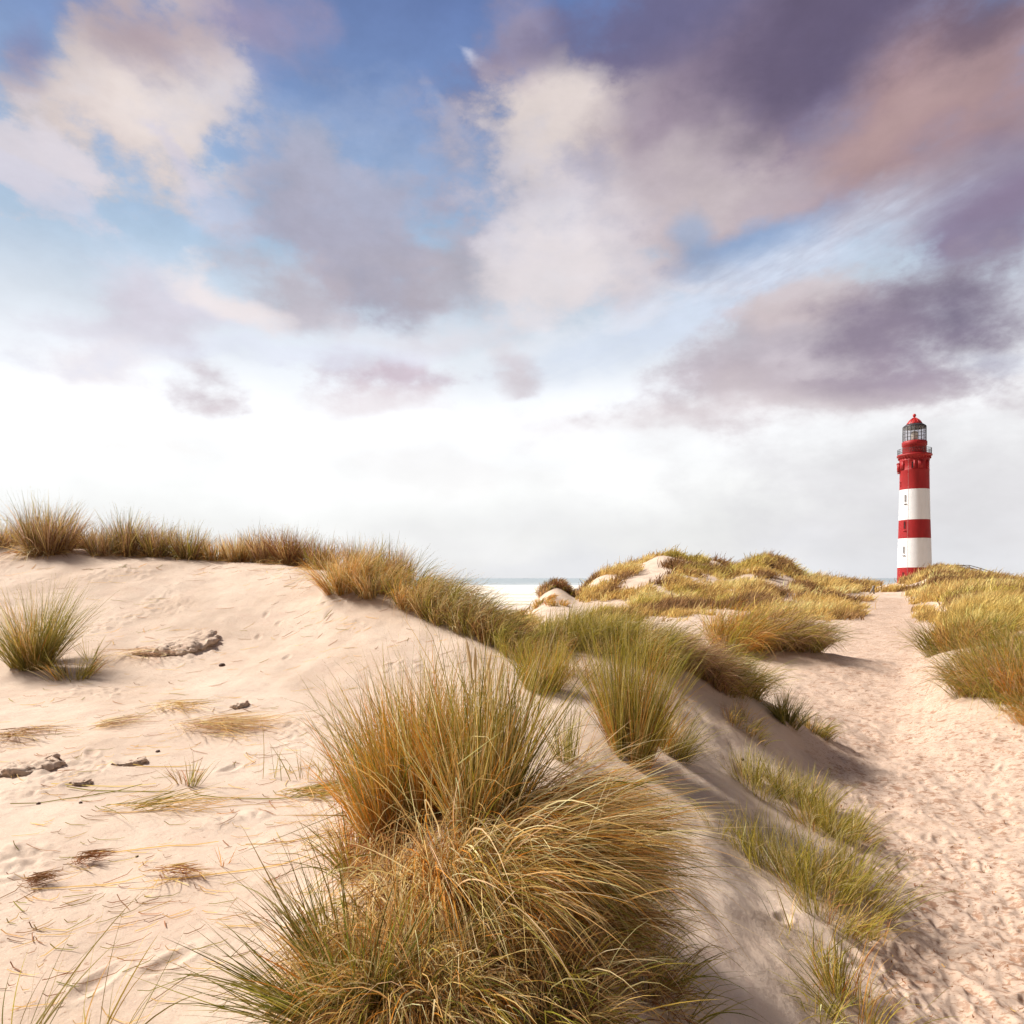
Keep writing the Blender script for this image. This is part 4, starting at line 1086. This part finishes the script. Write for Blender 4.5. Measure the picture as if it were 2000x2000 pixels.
def build_lighthouse():
    z0 = lh_z(1150)
    root = empty('lighthouse', (LH_X, LH_Y, z0))
    tag(root, 'tall red and white banded lighthouse with a red dome, behind the right dune', 'lighthouse')
    Z = lambda row: lh_z(row) - z0
    red = paint_material('red_paint', (0.31, 0.008, 0.010), .55, .22)
    white = paint_material('white_paint', (0.74, 0.76, 0.79), .5, .12)
    dark = paint_material('dark_iron', (0.035, 0.030, 0.034), .5, .1)
    dred = paint_material('roof_red', (0.42, 0.015, 0.015), .45, .10)
    # the wall: one shaft in painted bands
    rr = lambda row: np.interp(row, [900, 958, 1016, 1052, 1109, 1150], [29.3, 29.8, 31.2, 32.4, 34.0, 35.0]) * RS
    def band(nm, r0, r1, mat):
        rows = np.linspace(r0, r1, max(2, int(abs(r1 - r0) / 6) + 1))
        V, Q = lathe([(rr(a), Z(a)) for a in rows[::-1]])
        np_mesh(nm, V, Q, mat, root)
    band('wall', 1150, 1108.5, red); band('wall', 1108.5, 1052, white); band('wall', 1052, 1016, red)
    band('wall', 1016, 957, white)
    # belvedere drum with mouldings
    V, Q = lathe([(rr(957), Z(957)), (29.3 * RS, Z(921)), (29.7 * RS, Z(920)), (29.7 * RS, Z(919)), (29.2 * RS, Z(918)), (29.2 * RS, Z(902)),
                  (30.2 * RS, Z(901)), (30.2 * RS, Z(899.5)), (29.4 * RS, Z(898.5)), (30.0 * RS, Z(896)), (33.4 * RS, Z(892.5)), (35.2 * RS, Z(891.5)), (35.2 * RS, Z(889.5)), (33.8 * RS, Z(888.3)), (24 * RS, Z(888))])
    dr_ = np_mesh('wall', V, Q, red, root)
    V, Q = lathe([(23.8 * RS, Z(889)), (23.8 * RS, Z(872)), (25.2 * RS, Z(871)), (25.2 * RS, Z(864)), (24.3 * RS, Z(863)), (22.8 * RS, Z(862)), (15 * RS, Z(861.6)), (.01, Z(861.5))])
    np_mesh('service_drum', V, Q, red, root)
    # little brackets under the gallery
    for k in range(28):
        a = k / 28 * 2 * math.pi
        V, Q = boxm(31.2 * RS * math.cos(a), 31.2 * RS * math.sin(a), Z(895), 3.2 * RS, .8 * RS, .55, a)
        np_mesh('bracket', V, Q, red, root)
    # gallery railing
    g = []
    for zz, rad in ((Z(878), .045), (Z(881.5), .025), (Z(884.8), .025)):
        V, Q = lathe([(33.6 * RS - rad, zz - rad), (33.6 * RS + rad, zz - rad), (33.6 * RS + rad, zz + rad), (33.6 * RS - rad, zz + rad), (33.6 * RS - rad, zz - rad)], 72)
        g.append((V, Q))
    for k in range(48):
        a = k / 48 * 2 * math.pi
        g.append(boxm(33.6 * RS * math.cos(a), 33.6 * RS * math.sin(a), (Z(878) + Z(889)) / 2, .04 if k % 6 else .08, .03 if k % 6 else .08, Z(878) - Z(889), a))
    V, Q = join(g); np_mesh('gallery_railing', V, Q, dark, root)
    # lantern: glass, glazing bars, lens, inner ceiling
    gm, t = new_mat('lantern_glass')
    gp = t.node('ShaderNodeBsdfPrincipled', {'Base Color': (1, 1, 1, 1), 'Roughness': .03, 'IOR': 1.2})
    tr = t.node('ShaderNodeBsdfTransparent', {'Color': (.80, .80, .84, 1)})
    mx = t.node('ShaderNodeMixShader', {0: .14, 1: tr.outputs[0], 2: gp.outputs[0]})
    finish(gm, t, mx.outputs[0])
    V, Q = lathe([(22.9 * RS, Z(862)), (22.9 * RS, Z(834))], 64); np_mesh('glass', V, Q, gm, root)
    bars = []
    for k in range(20):
        a = (k + .3) / 20 * 2 * math.pi
        bars.append(boxm(23.1 * RS * math.cos(a), 23.1 * RS * math.sin(a), (Z(862) + Z(834)) / 2, .12, .10, Z(834) - Z(862), a))
    for row in (841, 848, 855):
        V, Q = lathe([(23.0 * RS, Z(row) - .035), (23.35 * RS, Z(row) - .035), (23.35 * RS, Z(row) + .035), (23.0 * RS, Z(row) + .035), (23.0 * RS, Z(row) - .035)], 64)
        bars.append((V, Q))
    V, Q = join(bars); np_mesh('glazing_bars', V, Q, dark, root)
    V, Q = lathe([(23.2 * RS, Z(834.3)), (23.4 * RS, Z(833.5)), (21.5 * RS, Z(831.8)), (18.0 * RS, Z(829.6)), (15.4 * RS, Z(828.6)), (14 * RS, Z(829.5)), (16 * RS, Z(836)), (22.0 * RS, Z(837)), (23.2 * RS, Z(834.3))], 64)
    np_mesh('eaves', V, Q, dark, root)
    lm, t = new_mat('lens_glass')
    lp = t.node('ShaderNodeBsdfPrincipled', {'Base Color': (.80, .76, .62, 1), 'Roughness': .15})
    finish(lm, t, lp.outputs[0])
    prof = []
    for k in range(15):
        row = 859 - k * 1.15; f = abs(k - 7) / 7
        rad = (8.2 - 2.6 * f * f) * RS * (1.0 if k % 2 else .93)
        prof.append((rad, Z(row)))
    V, Q = lathe([(2 * RS, Z(861.4))] + prof + [(.02, Z(841.5))], 40); np_mesh('lens', V, Q, lm, root)
    V, Q = lathe([(5.5 * RS, Z(861.5)), (5.5 * RS, Z(860.2)), (1, Z(860))], 32); np_mesh('lens_pedestal', V, Q, dark, root)
    # roof with ribs and finial
    V, Q = lathe([(15.6 * RS, Z(829.3)), (15.6 * RS, Z(828.6)), (14.0 * RS, Z(826.0)), (12.0 * RS, Z(823.2)), (9.2 * RS, Z(820.4)), (6.0 * RS, Z(818.2)), (3.4 * RS, Z(816.6)), (2.2 * RS, Z(815.6)), (1.9 * RS, Z(814.4)), (.02, Z(814.2))], 48)
    np_mesh('roof', V, Q, dred, root)
    for k in range(12):
        a = k / 12 * 2 * math.pi
        pr = np.array([(15.7, 828.6), (14.1, 826.0), (12.1, 823.2), (9.3, 820.4), (6.1, 818.2), (3.5, 816.6)])
        path = np.stack([pr[:, 0] * RS * math.cos(a), pr[:, 0] * RS * math.sin(a), [Z(q) + .03 for q in pr[:, 1]]], -1)
        V, Q = tube(path, .07, 4); np_mesh('roof_rib', V, Q, dred, root)
    bp = [(.01, Z(808))] + [(3.5 * RS * math.sin(f), Z(811.6) + 3.6 * LH_Y / F * math.cos(f)) for f in np.linspace(.3, 2.75, 12)] + [(2.3 * RS, Z(815.6))]
    V, Q = lathe(bp[::-1], 24); np_mesh('finial', V, Q, dred, root)
    # view frame: local basis towards the camera
    cam_a = math.atan2(-LH_Y, -LH_X)      # direction from tower to camera
    right = cam_a + math.pi / 2           # to the right as seen from the camera
    def at(frac, rad):                     # frac -1..1 across the visible face
        a = cam_a + math.asin(max(-1, min(1, frac)))
        return a, rad * math.cos(a), rad * math.sin(a)
    glassm = paint_material('window_dark', (0.03, 0.03, 0.035), .15, .0)
    def window(frac, r0, r1, wpx, mat, sill=True, off=.0):
        rad = rr((r0 + r1) / 2) if r0 > 957 else 29.3 * RS
        a, X, Y_ = at(frac, rad)
        w_ = wpx * RS; h_ = Z(r0) - Z(r1); zc = (Z(r0) + Z(r1)) / 2
        def loc(V):  # local (out, side, up) to root space
            c, s = math.cos(a), math.sin(a)
            return np.stack([X + V[:, 0] * c - V[:, 1] * s, Y_ + V[:, 0] * s + V[:, 1] * c, zc + V[:, 2]], -1)
        # arched frame ring standing proud of the wall, dark reveal inside
        def arch(wd, ht, n=12):
            pts = [(-wd / 2, -ht / 2)]
            for q in np.linspace(math.pi, 0, n): pts.append((wd / 2 * math.cos(q), ht / 2 - wd / 2 + wd / 2 * math.sin(q)))
            pts.append((wd / 2, -ht / 2)); return np.array(pts)
        o_, i_ = arch(w_ + .14, h_ + .14), arch(w_, h_)
        n = len(o_)
        V = np.concatenate([np.column_stack([np.full(n, d), p[:, 0], p[:, 1]]) for d, p in ((-.1, o_), (.13, o_), (.13, i_), (-.1, i_))])
        Q = []
        for ring in range(3):
            for k in range(n):
                k2 = (k + 1) % n
                Q.append((ring * n + k, ring * n + k2, (ring + 1) * n + k2, (ring + 1) * n + k))
        fr = np_mesh('window', loc(V), np.array(Q), mat, root)
        V = np.column_stack([np.full(n, .035), i_[:, 0], i_[:, 1]])
        V = np.concatenate([V, [[.035, 0, -h_ / 2 + .02]]])
        tri = np.array([(n, k, (k + 1) % n, (k + 1) % n) for k in range(n)])
        me = bpy.data.meshes.new('pane'); me.from_pydata([tuple(q) for q in loc(V)], [], [(n, k, (k + 1) % n) for k in range(n)])
        me.materials.append(glassm); po = bpy.data.objects.new('pane', me); COL.objects.link(po); po.parent = fr
        if sill:
            V, Q = boxm(.10, 0, -h_ / 2 - .62, .30, w_ + .5, .13)
            np_mesh('window_ledge', loc(V), Q, dark if mat is white else dred, root)
    window(-.58, 967.5, 981, 2.6, white); window(-.60, 1019, 1033, 2.8, red); window(-.61, 1067.5, 1081, 2.6, white); window(-.63, 1117.5, 1131, 2.8, red)
    window(-.90, 941, 950, 2.6, red, False)
    window(-.13, 905, 917, 3.0, red, False)
    # pilasters and hatch shutters of the belvedere
    for fr_, wd in ((-.78, .9), (-.86, .7), (.02, .5), (.30, .5), (.42, .9), (.52, .4), (.85, .7)):
        a, X, Y_ = at(fr_, 29.6 * RS)
        V, Q = boxm(X, Y_, (Z(902) + Z(918)) / 2, .45, wd, Z(902) - Z(918), a); np_mesh('pilaster', V, Q, red, root)
    # balcony box hanging on the left side
    a, X, Y_ = at(-.985, 31.4 * RS)
    V, Q = join([boxm(X, Y_, (Z(904) + Z(921)) / 2, .62, 1.5, Z(906) - Z(923), a), boxm(X, Y_, Z(904.6), .8, 1.75, .25, a), boxm(X, Y_, Z(923.2), .5, 1.2, .2, a)])
    np_mesh('hanging_cabinet', V, Q, red, root)
    # lightning conductor down the shaft
    rows = np.linspace(902, 1150, 30); pts = []
    for q in rows:
        a, X, Y_ = at(-.40, (rr(q) if q > 957 else 29.3 * RS) + .05); pts.append((X, Y_, Z(q)))
    V, Q = tube(np.array(pts), .02, 5); np_mesh('lightning_conductor', V, Q, paint_material('zinc', (.55, .5, .48)), root)

# ------------------------------------------------------------------ stairway, railing and posts on the right hill
def wood_material():
    m, t = new_mat('weathered_wood')
    P = t.node('ShaderNodeTexCoord').outputs['Object']
    n = t.noise(t.vmath('MULTIPLY', P, (2, 2, 14)), 2.0, 4, .6)
    c = t.mix(n, (0.16, 0.13, 0.11, 1), (0.34, 0.29, 0.25, 1))
    return finish(m, t, t.node('ShaderNodeBsdfPrincipled', {'Base Color': c, 'Roughness': .8}).outputs[0])

def build_stair():
    wood = wood_material()
    Y = 108.0
    def P(u, row): return np.array([(u - 1000) / F * Y, Y, -(row - HV) / F * Y])
    o = P(1893, 1118)
    root = empty('wooden_walkway', tuple(o)); tag(root, 'thin wooden handrail and landing descending the hill right of the lighthouse', 'walkway')
    top = [P(1853, 1105), P(1872, 1104), P(1893, 1104), P(1915, 1110), P(1940, 1118), P(1962, 1125.5), P(1985, 1134)]
    def rail(off, dy=0.0):
        V, Q = tube(np.array(top) - o + np.array([0, dy, off]), .06, 6); np_mesh('handrail', V, Q, wood, root)
    rail(0); rail(-.42); rail(0, 1.6)
    for u in (1855, 1867, 1880, 1893, 1915, 1938, 1960, 1982):
        tr_ = np.interp(u, [1853, 1872, 1893, 1915, 1940, 1962, 1985], [1105, 1104, 1104, 1110, 1118, 1125.5, 1134])
        for dy in (0, 1.6):
            p = P(u, tr_) - o; gz = float(ground_z([P(u, tr_)[0]], [Y + dy])[0]) - o[2] - .2
            gz = min(gz, p[2] - .9)
            V, Q = boxm(p[0], p[1] + dy, (p[2] + .05 + gz) / 2, .13, .13, p[2] + .05 - gz); np_mesh('post', V, Q, wood, root)
    a, b = P(1853, 1115) - o, P(1894, 1115) - o
    V, Q = boxm((a[0] + b[0]) / 2, .8, a[2], b[0] - a[0], 1.8, .12); np_mesh('landing', V, Q, wood, root)
    for k in range(14):
        x = a[0] + (b[0] - a[0]) * (k + .5) / 14
        V, Q = boxm(x, -.12, a[2] - .05, .13, .04, .75); np_mesh('slat', V, Q, wood, root)
    for k in range(34):
        f = (k + .5) / 34; u = 1893 + f * 92
        row = np.interp(u, [1893, 1915, 1940, 1962, 1985], [1115, 1122, 1131, 1138.5, 1147])
        p = P(u, row) - o
        V, Q = boxm(p[0], .8, p[2], .26, 1.5, .07); np_mesh('step', V, Q, wood, root)
    for lab, u, row, h, tl in (('short leaning wooden post where the path meets the grass', 1699, 1150, .62, .5), ('short straight wooden post beside the leaning post at the path end', 1707, 1150, .5, -.1)):
        YY = 72.0; x = (u - 1000) / F * YY; z = float(ground_z([x], [YY])[0])
        V, Q = boxm(0, 0, h / 2 + .1, .13, .13, h + .5)
        q = np_mesh('wooden_post', V, Q, wood, None); q.location = (x, YY, z); q.rotation_euler = (0, tl, 0); tag(q, lab, 'post')

def pebble(label, u, vv, r, seed):
    m = bpy.data.materials.get('dark_pebble')
    if m is None:
        m, t = new_mat('dark_pebble')
        P = t.node('ShaderNodeTexCoord').outputs['Object']
        c = t.mix(t.noise(P, 60, 3), (.05, .025, .02, 1), (.14, .08, .055, 1))
        finish(m, t, t.node('ShaderNodeBsdfPrincipled', {'Base Color': c, 'Roughness': .8}).outputs[0])
    x, y = ray_ground(u, vv); z = float(ground_z([x], [y])[0])
    prof = [(math.sin(f) * r, math.cos(f) * r * .7) for f in np.linspace(math.pi - .02, .02, 10)]
    V, Q = lathe(prof, 14)
    V = V * (1 + .35 * perlin(V[:, 0] / r * 1.2 + seed, V[:, 1] / r * 1.2 + V[:, 2] / r, 31)[:, None])
    o = np_mesh('pebble', V, Q, m, None); o.location = (x, y, z + r * .3); o.rotation_euler = (0, 0, seed)
    tag(o, label, 'pebble', 'dark pebbles on the sand')

# ------------------------------------------------------------------ build everything
plant_all()
small_dune()
build_ground()
build_sea()
build_lighthouse()
far_grass()
build_stair()
clod('large crusted slab of sand with a dark broken lower edge on the left slope', 345, 1262, .50, .50, .10, 1)
clod('broken sand crust cut by the left edge', 30, 1500, .30, .24, .06, 2)
clod('small crusted sand ledge with straw on top, left of the long straw bundle', 248, 1492, .13, .08, .04, 3)
clod('pale folded lump of sand below the small ledge', 145, 1532, .10, .06, .035, 4)
clod('dark pointed clod above the big straw pile', 465, 1382, .10, .10, .06, 5)
straw_pile('big crossed straw pile in the middle of the left slope', 415, 1425, 150, 36, 520, .15, .42, {PALE: .35, STRAW: .25, MAUVE: .4}, 1)
straw_pile('thin straw bundle trailing left of the big straw pile', 340, 1390, 90, 14, 150, -.5, .36, HAY, 2)
straw_pile('small fan of straw lying between the left edge and the big pile', 200, 1425, 60, 16, 130, .6, .30, {MAUVE: .6, PALE: .4}, 3)
straw_pile('long green straw bundle slanting across the lower left sand', 290, 1585, 190, 14, 150, .42, .34, {OLIVE: .5, STRAW: .5}, 4)
straw_pile('straw over the crusted slab of sand', 275, 1275, 90, 22, 160, -.6, .5, {MAUVE: .6, PALE: .4}, 5)
straw_pile('pile of thin roots at the left edge above the broken crust', 20, 1440, 90, 40, 220, -.4, .34, TAN, 6)
straw_pile('flattened straw bundle pointing at the foreground mound', 600, 1555, 130, 14, 200, .25, .30, {OLIVE: .5, STRAW: .5}, 7)
straw_pile('small dark red root tangle low on the left sand', 160, 1685, 50, 12, 150, .3, .10, {RUST: .7, BROWN: .3}, 8)
straw_pile('darkest root tangle near the left edge', 62, 1735, 40, 12, 150, .5, .09, {BROWN: .8, RUST: .2}, 9)
straw_pile('reddish straw scatter right of the darkest tangle', 330, 1715, 110, 12, 150, .1, .12, {RUST: .6, STRAW: .4}, 10)
tussock('small green sprout with reddish foot on the left sand', 368, 1527, .07, .20, 60, .6, {RUST: .6, STRAW: .4}, spread=.7, wind=(-.1, 0), droop=.3, litter=.0, name='grass_tuft')
tussock('three bent reddish shoots alone on the bright left sand', 435, 1692, .025, .12, 8, .2, {ORANGE: 1}, spread=.9, wind=(0, 0), droop=.1, litter=.0, name='grass_tuft')
tussock('row of thin upright green stalks on the sand left of the mound', 600, 1520, .22, .22, 26, .8, HAY, spread=.2, wind=(0, 0), droop=.1, litter=.0, name='grass_tuft', ry=.05)
tussock('two tall thin stalks standing left of the row of stalks', 525, 1518, .06, .34, 7, .9, HAY, spread=.2, wind=(-.05, 0), droop=.1, litter=.0, name='grass_tuft')
for k, (lab, u, vv, r) in enumerate([('dark pebble at the top of the slope left of the path', 1449, 1482, .02), ('dark pebble between two straws, left edge of the lower sand', 75, 1572, .011), ('small dark pebble right of the pebble near the left edge', 157, 1572, .010),
                         ('dark brown pebble on the smooth middle of the left slope', 433, 1300, .035), ('reddish flat pebble under the straw fan', 308, 1470, .016), ('dark pebble in the bright sand above the green fan', 267, 1675, .008)]):
    pebble(lab, u, vv, r, k + 1)
litter()
print('VERTS', sum(len(o.data.vertices) for o in bpy.data.objects if o.type == 'MESH'))
